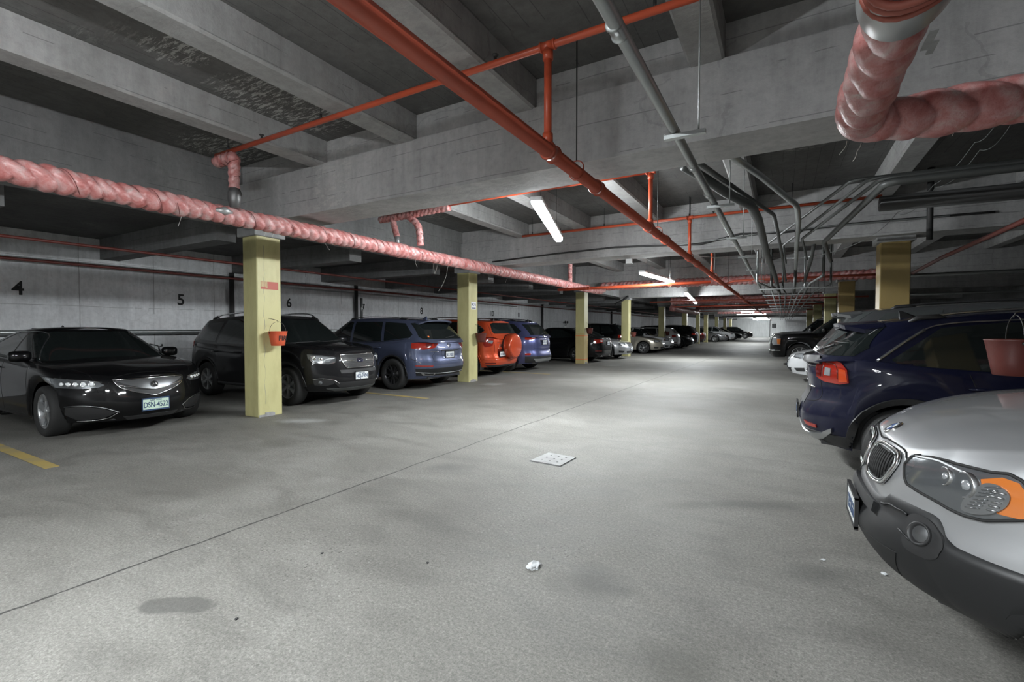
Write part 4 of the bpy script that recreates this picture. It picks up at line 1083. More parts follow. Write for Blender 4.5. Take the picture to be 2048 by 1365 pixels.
    def mirror(s, x, z, m, sz=1.0, out=.0):
        for side in (1, -1):
            h, n = s.hit('l' if side > 0 else 's', x, z, 'a'); y0 = abs(h.y) if h else s.W / 2 * .9
            bm = bmesh.new(); bmesh.ops.create_uvsphere(bm, u_segments=20, v_segments=12, radius=1)
            for v in bm.verts:
                p = v.co; sq = (abs(p.y) ** 4 + abs(p.z) ** 4) ** .25 or 1
                k = min(1.25, ((p.y ** 2 + p.z ** 2) ** .5) / sq) if sq > .05 else 1
                p.y *= k; p.z *= k
                p.x = p.x if p.x > 0 else p.x * .35
                v.co = Vector((p.x * .085 * sz, p.y * .115 * sz, p.z * .075 * sz))
                v.co += Vector((x - .02, side * (y0 + .14 * sz + out), z + .03 * sz))
            me = bpy.data.meshes.new('wing_mirror'); bm.to_mesh(me); bm.free()
            for q in me.polygons: q.use_smooth = True
            o = link('wing_mirror', me, m, s.t)
            f = MB(); f.tube([(x + .0, side * (y0 - .02), z - .03), (x - .01, side * (y0 + .09), z - .01)], .025, 10); f.build('mirror_arm', M['plastic'], o)
            f = MB(); f.disc((x - .052 * sz, side * (y0 + .14 * sz + out), z + .03 * sz), .06 * sz, 'x'); f.build('mirror_glass', M['glass_grey'], o)
    def plate(s, end, z, txt, m='plate', y=0, w_=.305, h=.152, off=.012, tilt=0, border=True, size=.10, small=None, x=None):
        sg = 1 if end == 'f' else -1
        hx = x
        if hx is None:
            hh = [s.hit(end, y + dy, z + dz)[0] for dy in (-w_ / 2, 0, w_ / 2) for dz in (-h / 2, h / 2)]
            hx = max(sg * q.x for q in hh if q is not None) * sg
        Mt = Matrix.Translation((hx + sg * off, y, z)) @ (Matrix(((0, 0, 1, 0), (1, 0, 0, 0), (0, 1, 0, 0), (0, 0, 0, 1))) if sg > 0 else Matrix(((0, 0, -1, 0), (-1, 0, 0, 0), (0, 1, 0, 0), (0, 0, 0, 1)))) @ Matrix.Rotation(tilt, 4, 'X')
        f = MB(); f.bbox((-w_ / 2, -h / 2, -.012), (w_ / 2, h / 2, .0), .004); f.v = [Mt @ Vector(p) for p in f.v]; pl = f.build('license_plate', M[m], s.t)
        f = MB()
        for a, b in (((-w_ / 2 - .006, -h / 2 - .006, -.014), (w_ / 2 + .006, -h / 2 + .012, .003)), ((-w_ / 2 - .006, h / 2 - .010, -.014), (w_ / 2 + .006, h / 2 + .006, .003)), ((-w_ / 2 - .006, -h / 2, -.014), (-w_ / 2 + .004, h / 2, .003)), ((w_ / 2 - .004, -h / 2, -.014), (w_ / 2 + .006, h / 2, .003))): f.box(a, b)
        f.v = [Mt @ Vector(p) for p in f.v]; f.build('plate_frame', M['plastic'] if border is True else M[border], pl)
        if txt: text_part('plate_lettering', txt, size, M['plate_blue'], Mt @ Matrix.Translation((0, -.010, .001)), pl, .001, .66)
        if small:
            text_part('plate_state_name', small, .026, M['plate_blue'], Mt @ Matrix.Translation((0, h / 2 - .026, .001)), pl, .001)
        return pl
    def handles(s, xs, z, m):
        for x in xs:
            for vw, sd in (('l', 1), ('s', -1)):
                h, n = s.hit(vw, x, z)
                if h is None: continue
                f = MB(); f.tube([h + Vector((-.09, 0, 0)), h + Vector((-.075, sd * .03, 0)), h + Vector((0, sd * .036, .003)), h + Vector((.075, sd * .03, 0)), h + Vector((.09, 0, 0))], [.010, .012, .012, .012, .010], 8); f.build('door_handle', M[m] if isinstance(m, str) else m, s.t)
    def rails(s, x0, x1, y, m='chrome', zoff=.05, r=.014, foot='plastic'):
        for sd in (1, -1):
            pts = []
            for k in range(13):
                t = k / 12; x = x0 + (x1 - x0) * t; h, n = s.hit('t', x, sd * y, 'c')
                if h is None: continue
                pts.append(h + Vector((0, 0, zoff * min(1, min(t, 1 - t) * 8))))
            f = MB(); f.tube(pts, r, 8); o = f.build('roof_rail', M[m], s.t)
            for p, d in ((pts[0], 1), (pts[-1], -1)):
                f = MB(); f.tube([p + Vector((-.05 * d, 0, -.02)), p + Vector((.02 * d, 0, .02)), p + Vector((.16 * d, 0, zoff * .9)), p + Vector((.22 * d, 0, zoff * .3))], [.012, .024, .026, .01], 8); f.build('rail_foot', M[foot], o)
    def fin(s, x, m='plastic'):
        h, n = s.hit('t', x, 0, 'c'); f = MB()
        V = [h + Vector(p) for p in ((.10, 0, -.01), (.05, .022, -.01), (-.07, .03, -.01), (-.07, -.03, -.01), (.05, -.022, -.01), (-.05, .004, .065), (-.075, .004, .065), (-.05, -.004, .065), (-.075, -.004, .065))]
        f.add(V, [(0, 1, 5), (1, 2, 6, 5), (2, 3, 8, 6), (3, 4, 7, 8), (4, 0, 7), (0, 5, 7), (5, 6, 8, 7)]); f.build('roof_antenna', m if not isinstance(m, str) else M[m], s.t)
    def spoiler(s, x0, x1, w0, w1, m, th=.035, drop=.02, lift=.012):
        h0 = s.hit('t', x0, 0, 'c')[0]; n = 16; V = []
        for i in range(n + 1):
            t = -1 + 2 * i / n; e = (1 - abs(t) ** 4) ** .25 if abs(t) < 1 else 0
            ha = s.hit('t', x0, t * w0 * .98, 'c')[0] or h0
            xb = x1 + (1 - e) * (x0 - x1) * .55; zb = ha.z - drop + lift
            V += [(x0, t * w0, ha.z + .004), (xb, t * w1, zb), (xb + .01, t * w1 * .99, zb - th), (x0 - .02, t * w0 * .97, ha.z - th * .8)]
        F = []
        for i in range(n):
            a = i * 4; b = a + 4
            for j in range(4): F.append((a + j, a + (j + 1) % 4, b + (j + 1) % 4, b + j))
        F += [(3, 2, 1, 0), (n * 4, n * 4 + 1, n * 4 + 2, n * 4 + 3)]
        f = MB(); f.add(V, F, 0, False); return f.build('spoiler', m, s.t)
    def disc_badge(s, view, a, b, r, m='chrome', on='b', rim=True, parent=None, sx=1.0, name='badge'):
        h, n = s.hit(view, a, b, on)
        if h is None: return None
        q = n.to_track_quat('Z', 'Y').to_matrix().to_4x4(); T = Matrix.Translation(h + n * .003) @ q @ Matrix.Diagonal((sx, 1, 1, 1))
        f = MB(); f.lathe([(0, .004), (r * .9, .004), (r, .002), (r, -.008)], T, 28); o = f.build(name, M[m], parent if parent is not None else s.t); return o, T
    def place(s, nose, y, rz, front=True):
        """put the nose (or tail) end of the car at world x = nose; rz 0 looks to +x"""
        CARS.append(s); d = s.L / 2 * (1 if front else -1) * math.cos(rz); s.t.location = (nose - d, y, 0); s.t.rotation_euler = (0, 0, rz)
def catmull(P, k=5, closed=True):
    n = len(P); out = []
    rng = range(n) if closed else range(n - 1)
    for i in rng:
        p0 = P[(i - 1) % n] if closed or i > 0 else P[0]; p1 = P[i]; p2 = P[(i + 1) % n]; p3 = P[(i + 2) % n] if closed or i + 2 < n else P[-1]
        for j in range(k):
            t = j / k; a = ((-t + 2) * t - 1) * t / 2; b = (((3 * t - 5) * t) * t + 2) / 2; c = ((-3 * t + 4) * t + 1) * t / 2; d = ((t - 1) * t * t) / 2
            out.append(p0 * a + p1 * b + p2 * c + p3 * d)
    if not closed: out.append(P[-1])
    return out
# a couple of shared details -------------------------------------------------
def windows(c, shield, rear, sides, glass='glass', trim=None, tint=None):
    if shield: c.patch('windshield', shield, 'f', M[glass], .004, 'c')
    if rear: c.patch('rear_window', rear, 'r', M[tint or glass], .004, 'c')
    for w_ in sides: c.patch('side_window', w_, 'l', M[tint or glass], .004, 'c', both=True)
    if trim: 
        for tr in trim: c.line('window_trim', tr[0], 'l', M[tr[1]], .007, .004, 'c', both=True, curve=len(tr) > 2)
def doors(c, polys):
    for p in polys: c.line('door_gap', p, 'l', M['seam'], .0035, -.001, both=True, curve=False, closed=False)
def bonnet(c, xf, xr, wf, wr):
    c.line('bonnet_gap', [(xf, -wf), (xf + .0, 0), (xf, wf)], 't', M['seam'], .003, -.001, curve=False)
    for sd in (1, -1): c.line('bonnet_gap', [(xf, sd * wf), ((xf + xr) / 2, sd * (wf + wr) / 2 * 1.03), (xr, sd * wr)], 't', M['seam'], .003, -.001)
def archtrim(c, m='plastic', wd=.055, off=.010):
    for wx in c.wx:
        R = c.rw + c.archm; a0, a1 = math.radians(2), math.radians(178); n = 22
        outer = [(wx + (R + wd) * math.cos(a0 + (a1 - a0) * k / n), c.rw + (R + wd) * math.sin(a0 + (a1 - a0) * k / n)) for k in range(n + 1)]
        inner = [(wx + (R + .004) * math.cos(a0 + (a1 - a0) * k / n), c.rw + (R + .004) * math.sin(a0 + (a1 - a0) * k / n)) for k in range(n, -1, -1)]
        c.patch('wheel_arch_trim', outer + inner, 'l', M[m] if isinstance(m, str) else m, off, both=True, step=.04)
def wipers(c, z0, zs, y0s, on='c', view='f'):
    for (ya, za, yb, zb) in zs: c.line('wiper', [(ya, za), (yb, zb)], view, M['plastic'], .008, .014, on, curve=False)
# ---- black sedan, bay 4 ------------------------------------------------------
c = Car('glossy black sedan with grey beak grille and pale green licence plate under bay number four', M['p_black'], 4.62, 1.80,
    [(-2.31, .93), (-2.1, 1.02), (-1.7, 1.06), (-1.1, 1.01), (0, .955), (.8, .94), (1.3, .90), (1.9, .81), (2.2, .745), (2.31, .70)],
    [(-1.0, 1.30), (-.5, 1.36), (0, 1.375), (.35, 1.345)],
    dict(xfb=1.22, xrb=-1.95, xft=.22, xrt=-.95, wb=1.60, wt=1.12, nf=3.6, nr=4.5, crown=.035), (1.375, -1.295), .325, .20,
    front=[(0, .12), (.2, .03), (.45, 0), (.7, .03), (.9, .07), (1, .12)], nf=2.7, crown=.05, lowf=.19)
windows(c, [(-.76, .925), (.76, .925), (.70, 1.05), (.55, 1.335), (-.55, 1.335), (-.70, 1.05)], [(-.62, 1.10), (.62, 1.10), (.50, 1.31), (-.50, 1.31)],
    [[(.80, .985), (.28, 1.29), (.02, 1.315), (.0, .985)], [(-.07, .985), (-.05, 1.315), (-.5, 1.305), (-1.02, 1.13), (-1.05, 1.02)]])
c.line('window_trim', [(.84, .965), (.30, 1.305), (-.1, 1.335), (-.5, 1.322), (-1.1, 1.13)], 'l', M['satin'], .006, .004, 'c', both=True)
doors(c, [[(.95, .93), (.98, .5), (.88, .24)], [(-.03, .95), (-.06, .24)], [(-.86, .98), (-.80, .70), (-.95, .55)], [(.88, .24), (-.75, .24)]])
bonnet(c, 2.12, 1.15, .52, .78)
hl = c.patch('headlamp', [(.53, .665), (.60, .705), (.75, .725), (1.10, .76), (1.36, .79), (1.30, .72), (1.05, .645), (.80, .63), (.60, .635)], 'F', M['lamp'], .006, both=True)
for o, sd in zip(hl, (1, -1)):
    for k in range(5):
        h, n = c.hit('F', sd * (.665 + .085 * k), .682 + .002 * k)
        if h:
            T = Matrix.Translation(h + n * .006) @ n.to_track_quat('Z', 'Y').to_matrix().to_4x4()
            f = MB(); f.lathe([(0, .012), (.014, .011), (.021, .004), (.022, -.004)], T, 16); f.build('led_lens', M['lamp_white'], o)
            f = MB(); f.lathe([(.022, -.002), (.030, .006), (.034, -.002)], T, 16); f.build('led_bezel', M['chrome'], o)
    c.line('lamp_edge', [(sd * .56, .70), (sd * .75, .728), (sd * 1.10, .763)], 'F', M['chrome'], .003, .008, parent=o)
    c.line('lamp_edge', [(sd * .62, .650), (sd * .82, .642), (sd * 1.02, .652)], 'F', M['satin'], .003, .008, parent=o)
    c.patch('marker_lens', [(sd * 1.12, .70), (sd * 1.24, .715), (sd * 1.30, .775), (sd * 1.16, .755)][::sd], 'F', M['lamp_clear'], .010, parent=o)
gr = c.patch('grille', [(-.42, .71), (0, .715), (.42, .71), (.36, .63), (.22, .565), (0, .50), (-.22, .565), (-.36, .63)], 'f', M['plastic'], .007)
c.patch('grille_beak', [(-.40, .705), (0, .712), (.40, .705), (.30, .655), (.14, .60), (0, .575), (-.14, .60), (-.30, .655)], 'f', M['beak'], .020, parent=gr)
c.line('grille_frame', [(.43, .715), (.36, .625), (.21, .56), (0, .497), (-.21, .56), (-.36, .625), (-.43, .715)], 'f', M['chrome'], .0065, .012, curve=False, parent=gr)
c.line('grille_frame', [(.44, .722), (0, .722), (-.44, .722)], 'f', M['chrome'], .006, .008, parent=gr)
c.line('beak_edge', [(.38, .655), (.14, .598), (0, .572), (-.14, .598), (-.38, .655)], 'f', M['chrome'], .006, .022, curve=False, parent=gr)
b, T = c.disc_badge('f', 0, .64, .052, 'chrome', parent=gr); 
f = MB(); T2 = Matrix.Translation((.02, 0, 0)) @ T
f.lathe([(0, .03), (.042, .03)], T, 24); bb = f.build('badge_field', M['black'], b)
f = MB()
for sd in (1, -1): f.tube([T @ Vector((0.0 + sd * .028, -.034, .033)) , T @ Vector((sd * .006, .034, .033))], .006, 6)
f.tube([T @ Vector((-.016, -.004, .033)), T @ Vector((.016, -.004, .033))], .005, 6); f.build('badge_symbol', M['chrome'], b)
fg = c.patch('side_intake', [(.42, .315), (.55, .375), (.75, .41), (.95, .40), (.98, .31), (.85, .235), (.56, .245)], 'F', M['plastic'], .006, both=True)
for o, sd in zip(fg, (1, -1)):
    c.line('intake_trim', [(sd * .38, .315), (sd * .54, .385), (sd * .75, .42), (sd * .96, .41)], 'F', M['satin'], .005, .008, parent=o)
    c.line('intake_trim', [(sd * .40, .31), (sd * .56, .235), (sd * .86, .222)], 'F', M['chrome'], .006, .008, parent=o)
c.patch('lower_grille', [(-.34, .25), (.34, .25), (.30, .20), (-.30, .20)], 'f', M['plastic'], .005)
c.plate('f', .385, 'DSN-4522', 'plate_green', border='plate_blue', small='NEW YORK')
c.mirror(.72, .98, M['p_black'], 1.0); c.handles((-.02 + .14 - .28, -.92 + .1), .84, M['p_black'])
c.wheels('wide', .225, 'alloy', 5); c.fin(-.75, M['p_black'])
c.place(-7.22, 3.04, 0)
# seats seen through the glass are left dark
# ---- dark grey SUV, bay 6 -----------------------------------------------------
c = Car('dark grey SUV with a wide chrome grille and roof rails, partly behind the tall column', M['p_forest'], 4.60, 1.80,
    [(-2.30, .98), (-2.1, 1.08), (-1.2, 1.06), (0, 1.03), (.75, 1.06), (1.1, 1.08), (1.7, 1.03), (2.1, .975), (2.30, .91)],
    [(-1.9, 1.53), (-1.2, 1.60), (-.3, 1.64), (.2, 1.62), (.45, 1.585)],
    dict(xfb=1.24, xrb=-2.2, xft=.42, xrt=-1.85, wb=1.62, wt=1.24, nf=4, nr=7, crown=.03), (1.33, -1.31), .345, .27,
    front=[(0, .14), (.12, .05), (.35, 0), (.6, .02), (.85, .06), (1, .13)], rear=[(0, .12), (.3, 0), (.6, .02), (1, .06)], nf=3.1, crown=.05, lowf=.24)
windows(c, [(-.76, 1.10), (.76, 1.10), (.70, 1.25), (.58, 1.56), (-.58, 1.56), (-.70, 1.25)], [(-.62, 1.15), (.62, 1.15), (.52, 1.5), (-.52, 1.5)],
    [[(.84, 1.09), (.40, 1.54), (.05, 1.565), (.02, 1.08)], [(-.05, 1.08), (-.03, 1.565), (-.85, 1.55), (-1.0, 1.12), (-.98, 1.09)], [(-1.08, 1.12), (-.95, 1.53), (-1.5, 1.49), (-1.78, 1.25), (-1.70, 1.16)]])
doors(c, [[(.98, 1.03), (1.0, .55), (.88, .30)], [(0, 1.03), (-.02, .30)], [(-1.0, 1.05), (-.85, .75), (-.98, .62)], [(.88, .30), (-.8, .30)]])
bonnet(c, 2.12, 1.2, .5, .78)
c.line('bonnet_crease', [(2.05, .42), (1.2, .55)], 't', M['p_forest'], .012, -.004); c.line('bonnet_crease', [(2.05, -.42), (1.2, -.55)], 't', M['p_forest'], .012, -.004)
hl = c.patch('headlamp', [(.49, .865), (.54, .882), (.75, .91), (1.0, .93), (.97, .85), (.86, .775), (.62, .752), (.51, .775)], 'F', M['lamp'], .007, both=True)
for o, sd in zip(hl, (1, -1)):
    c.line('lamp_edge', [(sd * .51, .785), (sd * .62, .765), (sd * .84, .785), (sd * .95, .85)], 'F', M['chrome'], .007, .008, parent=o)
    c.patch('lamp_reflector', [(sd * .53, .855), (sd * .66, .88), (sd * .93, .90), (sd * .90, .84), (sd * .82, .80), (sd * .62, .785)][::sd], 'F', M['lamp_clear'], .010, parent=o)
    c.line('lamp_strip', [(sd * .52, .855), (sd * .66, .835), (sd * .71, .79)], 'F', M['lamp_white'], .010, .009, parent=o)
    for k, (a, b_) in enumerate(((.75, .84), (.86, .86))):
        h, n = c.hit('F', sd * a, b_)
        f = MB(); f.lathe([(0, .006), (.02, .008), (.030, .012), (.034, 0)], Matrix.Translation(h + n * .012) @ n.to_track_quat('Z', 'Y').to_matrix().to_4x4(), 18); f.build('projector', M['chrome'], o)
gr = c.patch('grille', [(-.40, .905), (.40, .905), (.38, .80), (.30, .68), (-.30, .68), (-.38, .80)], 'f', M['plastic'], .007)
c.line('grille_frame', [(.41, .91), (.385, .80), (.30, .68), (-.30, .68), (-.385, .80), (-.41, .91), (.41, .91)], 'f', M['chrome'], .010, .010, curve=False, parent=gr)
for z in (.875, .85, .765, .74, .715): c.line('grille_bar', [(-.35, z), (.35, z)], 'f', M['alloy_dark'], .004, .009, parent=gr)
c.line('grille_wing', [(-.39, .80), (-.13, .80)], 'f', M['chrome'], .011, .016, parent=gr); c.line('grille_wing', [(.39, .80), (.13, .80)], 'f', M['chrome'], .011, .016, parent=gr)
b, T = c.disc_badge('f', 0, .80, .05, 'chrome', sx=1.75, parent=gr); f = MB(); f.lathe([(0, .009), (.043, .008)], T, 24); bf = f.build('badge_field', M['p_navy'], b)
f = MB()
for (x, y, r) in ((-.02, .012, .006), (.0, .018, .004), (.012, .004, .004), (.004, -.012, .004), (-.008, -.008, .004), (.022, .012, .004)): f.lathe([(0, .012), (r, .010)], T @ Matrix.Translation((x, y, 0)), 8)
f.build('badge_star', M['chrome'], b)
c.patch('bumper_slot', [(-.42, .645), (.42, .645), (.40, .585), (-.40, .585)], 'f', M['plastic'], .006)
c.patch('lower_grille', [(-.50, .43), (.50, .43), (.42, .33), (-.42, .33)], 'f', M['plastic'], .006)
fg = c.patch('fog_recess', [(.50, .45), (.66, .492), (.88, .475), (.86, .39), (.66, .37), (.54, .40)], 'F', M['plastic'], .006, both=True)
for o, sd in zip(fg, (1, -1)):
    c.line('fog_trim', [(sd * .44, .41), (sd * .54, .475), (sd * .72, .505), (sd * .90, .49)], 'F', M['chrome'], .007, .008, parent=o)
    h, n = c.hit('F', sd * .76, .43); f = MB(); f.lathe([(0, .01), (.03, .01), (.036, 0)], Matrix.Translation(h + n * .006) @ n.to_track_quat('Z', 'Y').to_matrix().to_4x4(), 16); f.build('fog_lamp', M['lamp'], o)
c.patch('skid_plate', [(-.6, .32), (.6, .32), (.5, .27), (-.5, .27)], 'f', M['galv_dark'], .008)
c.plate('f', .525, 'HGJ-7494', 'plate', small='NEW YORK')
c.patch('tail_lamp', [(-2.16, 1.04), (-2.10, 1.16), (-1.96, 1.13), (-1.92, 1.02), (-2.02, .98)], 'l', M['tail'], .008, both=True, on='a')
c.mirror(.74, 1.12, M['p_forest'], 1.05); c.handles((-.12, -.90), .93, M['p_forest']); c.wheels('swirl', .222, 'alloy', 6)
c.rails(-1.55, .35, .56, 'chrome', .065); archtrim(c); c.line('sill_trim', [(-.85, .30), (.85, .30)], 'l', M['plastic'], .03, -.005, both=True)
wipers(c, 0, [(-.7, 1.10, .0, 1.13), (-.05, 1.11, .55, 1.14)], None)
c.place(-6.72, 6.12, 0)
# ---- slate blue SUV, tail to the lane -------------------------------------------
c = Car('slate blue SUV parked nose-in with red wrap-round tail lamps, beside the dark grey SUV', M['p_blue'], 4.70, 1.84,
    [(-2.35, 1.02), (-2.2, 1.10), (-1.2, 1.07), (0, 1.04), (.8, 1.04), (1.3, 1.0), (1.9, .93), (2.35, .80)],
    [(-1.95, 1.55), (-1.2, 1.60), (-.3, 1.625), (.3, 1.60), (.6, 1.56)],
    dict(xfb=1.45, xrb=-2.28, xft=.50, xrt=-1.80, wb=1.66, wt=1.22, nf=4, nr=6, crown=.03), (1.45, -1.34), .352, .25,
    rear=[(0, .16), (.15, .05), (.35, 0), (.52, .02), (.6, .05), (.8, .04), (1, .09)], nr=4.5, crown=.04, lowr=.30)
windows(c, [(-.76, 1.06), (.76, 1.06), (.58, 1.54), (-.58, 1.54)], [(-.70, 1.145), (.70, 1.145), (.72, 1.2), (.62, 1.50), (.5, 1.53), (-.5, 1.53), (-.62, 1.50), (-.72, 1.2)],
    [[(1.0, 1.05), (.52, 1.51), (.12, 1.55), (.08, 1.07)], [(.0, 1.07), (.03, 1.55), (-.85, 1.545), (-.95, 1.09)], [(-1.04, 1.10), (-.94, 1.54), (-1.55, 1.50), (-1.84, 1.25), (-1.78, 1.18)]])
c.line('window_trim', [(1.08, 1.05), (.0, 1.06), (-.9, 1.08), (-1.8, 1.16)], 'l', M['satin'], .006, .006, 'a', both=True)
doors(c, [[(.05, 1.03), (.02, .30)], [(-1.0, 1.05), (-.9, .75), (-.98, .62)], [(1.1, 1.02), (1.12, .6), (1.0, .3)], [(1.0, .30), (-.85, .30)]])
tl = c.patch('tail_lamp', [(.38, 1.055), (.60, 1.07), (.88, 1.07), (1.05, 1.06), (1.05, .95), (.94, .93), (.76, .92), (.50, .957)], 'R', M['tail'], .010, both=True)
for o, sd in zip(tl, (1, -1)):
    c.patch('lamp_inner', [(sd * .55, 1.045), (sd * .72, 1.05), (sd * .72, .97), (sd * .60, .97)][::-sd], 'R', M['tail_dark'], .013, parent=o)
    c.patch('reverse_lens', [(sd * .42, 1.04), (sd * .52, 1.043), (sd * .52, .99), (sd * .46, 1.0)][::-sd], 'R', M['tail_dark'], .013, parent=o)
c.patch('tail_lamp_side', [(-2.24, 1.06), (-2.0, 1.075), (-1.86, 1.04), (-2.05, .96), (-2.24, .94)], 'l', M['tail'], .008, both=True)
c.line('tailgate_gap', [(-.62, 1.13), (-.66, 1.07), (-.40, .96), (-.56, .78), (-.54, .66), (0, .64), (.54, .66), (.56, .78), (.40, .96), (.66, 1.07), (.62, 1.13)], 'r', M['seam'], .0035, -.001, curve=False)
c.line('tailgate_crease', [(-.86, .94), (0, .90), (.86, .94)], 'r', M['p_blue'], .010, -.003)
c.patch('plate_recess', [(-.30, .88), (.30, .88), (.26, .70), (-.26, .70)], 'r', M['p_blue'], .004)
c.line('recess_edge', [(-.31, .885), (.31, .885)], 'r', M['plastic'], .012, .004, curve=False)
c.plate('r', .79, 'JKC-9030', 'plate', y=.02)
b, T = c.disc_badge('r', 0, 1.0, .058, 'chrome'); f = MB(); f.lathe([(0, .007), (.048, .007)], T, 24); f.build('badge_field', M['p_blue'], b)
f = MB(); f.tube([T @ Vector(p) for p in ((-.034, .030, .009), (-.014, -.03, .009), (0, .008, .009), (.014, -.03, .009), (.034, .030, .009))], .004, 6); f.tube([T @ Vector(p) for p in ((-.016, .042, .009), (0, .012, .009), (.016, .042, .009))], .004, 6); f.build('badge_symbol', M['chrome'], b)
c.line('model_script', [(.40, .87), (.60, .875)], 'r', M['chrome'], .005, .003)
c.patch('lower_bumper', [(-.90, .50), (.90, .50), (.84, .34), (-.84, .34)], 'r', M['plastic_grey'], .008)
c.line('bumper_chrome', [(-.86, .42), (-.3, .385), (.3, .385), (.86, .42)], 'r', M['satin'], .008, .012)
for sd in (1, -1):
    ex = c.patch('exhaust_trim', [(sd * .46, .40), (sd * .76, .415), (sd * .72, .35), (sd * .50, .345)][::-sd], 'r', M['chrome'], .012)
    c.patch('exhaust_opening', [(sd * .50, .39), (sd * .71, .40), (sd * .68, .362), (sd * .53, .36)][::-sd], 'r', M['black'], .018, parent=ex)
    c.patch('reflector', [(sd * .55, .565), (sd * .82, .575), (sd * .82, .55), (sd * .56, .54)][::-sd], 'r', M['tail'], .006)
c.spoiler(-1.76, -2.02, .58, .56, M['p_blue'])
c.line('rear_wiper', [(0.0, 1.165), (-.36, 1.20)], 'r', M['plastic'], .008, .014, 'c', curve=False)
h, n = c.hit('r', .55, 1.20, 'c'); f = MB(); f.lathe([(0, .008), (.026, .008)], Matrix.Translation(h) @ n.to_track_quat('Z', 'Y').to_matrix().to_4x4(), 16); tag(f.build('window_sticker', M['sticker_orange'], c.t), 'round orange sticker')
c.wheels('split', .232, 'alloy_dark', 5); c.mirror(.92, 1.09, M['p_blue']); c.handles((-.12, -.95), .95, M['p_blue']); c.rails(-1.5, .3, .55, 'satin', .035, .010); c.fin(-1.55, M['p_blue']); archtrim(c, M['plastic'], .035)
c.line('side_reflector_trim', [(-2.1, .62), (-1.9, .72)], 'l', M['chrome'], .007, .002, both=True, curve=False)
c.place(-6.62, 8.70, PI, False); SUVB = c.t
# ---- red-orange SUV with covered spare wheel --------------------------------------
c = Car('red-orange SUV with a round matching cover over the spare wheel on its tailgate', M['p_orange'], 4.42, 1.84,
    [(-2.21, 1.02), (-2.1, 1.16), (-1.2, 1.12), (0, 1.05), (.7, 1.03), (1.2, 1.02), (1.8, .95), (2.21, .82)],
    [(-1.95, 1.57), (-1.2, 1.62), (-.3, 1.65), (.2, 1.63), (.5, 1.58)],
    dict(xfb=1.32, xrb=-2.16, xft=.45, xrt=-1.92, wb=1.68, wt=1.30, nf=4, nr=6, crown=.035), (1.33, -1.33), .355, .28,
    rear=[(0, .10), (.12, .02), (.28, 0), (.42, .06), (.8, .07), (1, .08)], nr=5, crown=.04, lowr=.30, arch=.06)
windows(c, [(-.78, 1.06), (.78, 1.06), (.60, 1.57), (-.60, 1.57)], [(-.60, 1.24), (.60, 1.24), (.64, 1.30), (.56, 1.52), (.44, 1.55), (-.44, 1.55), (-.56, 1.52), (-.64, 1.30)],
    [[(.95, 1.06), (.48, 1.54), (.08, 1.58), (.05, 1.08)], [(-.02, 1.08), (.0, 1.58), (-.85, 1.57), (-.95, 1.12)], [(-1.04, 1.16), (-.94, 1.56), (-1.55, 1.53), (-1.84, 1.34), (-1.70, 1.20)]])
doors(c, [[(.02, 1.05), (.0, .32)], [(-1.0, 1.1), (-.92, .8), (-1.0, .64)], [(1.0, .32), (-.85, .32)]])
tl = c.patch('tail_lamp', [(.60, 1.20), (.80, 1.20), (.90, 1.14), (.90, .92), (.80, .86), (.66, .90)], 'r', M['tail'], .012, both=True)
for o, sd in zip(tl, (1, -1)): c.patch('reverse_lens', [(sd * .64, 1.04), (sd * .74, 1.05), (sd * .76, .98), (sd * .67, .96)][::-sd], 'r', M['lamp_clear'], .016, parent=o)
c.line('tailgate_gap', [(-.62, 1.5), (-.70, 1.2), (-.60, .9), (-.60, .56), (0, .54), (.60, .56), (.60, .9), (.70, 1.2), (.62, 1.5)], 'r', M['seam'], .004, -.001, on='a', curve=False)
c.line('bumper_top', [(-.88, .52), (0, .50), (.88, .52)], 'r', M['p_orange'], .020, -.006)
T = Matrix.Translation((-2.18, -.06, .88)) @ Matrix.Rotation(-PI / 2, 4, 'Y')
f = MB(); f.lathe([(.0, .245), (.30, .243), (.335, .236), (.352, .215), (.362, .17), (.365, .06), (.35, .0), (.2, -.01)], T, 48); sp = tag(f.build('spare_wheel_cover', M['p_orange'], c.t))
f = MB(); f.lathe([(.325, .240), (.333, .2395)], T, 48); f.build('cover_groove', M['seam'], sp); f = MB(); f.lathe([(.355, .05), (.34, -.06), (.15, -.08)], T, 40); f.build('spare_tyre', M['rubber'], sp)
c.plate('r', .66, 'EKT-3811', 'plate', y=.32, size=.075); c.patch('plate_recess', [(.14, .80), (.50, .80), (.50, .56), (.14, .56)], 'r', M['tail_dark'], .003)
b, T = c.disc_badge('r', .36, .90, .05, 'chrome', sx=1.4)
c.line('model_script', [(.24, .985), (.52, .985)], 'r', M['chrome'], .007, .003); c.line('model_script', [(.28, .83), (.46, .83)], 'r', M['chrome'], .006, .003)
for sd in (1, -1): c.patch('reflector', [(sd * .58, .42), (sd * .80, .42), (sd * .80, .39), (sd * .58, .39)][::-sd], 'r', M['tail_dark'], .006)
c.patch('lower_valance', [(-.8, .35), (.8, .35), (.75, .30), (-.75, .30)], 'r', M['plastic'], .008)
c.wheels('split', .222, 'alloy', 5); c.mirror(.85, 1.12, M['p_orange']); c.handles((-.1, -.92), .97, M['p_orange']); c.rails(-1.55, .3, .58, 'satin', .06); archtrim(c, M['p_orange'], .05, .02); c.fin(-1.6)
for sd in (1, -1): f = MB(); f.box((-1.78, sd * .90 - .02, .22), (-1.765, sd * .90 - .22 * sd, .42)); f.build('mud_flap', M['plastic'], c.t)
c.place(-6.92, 11.86, PI, False)
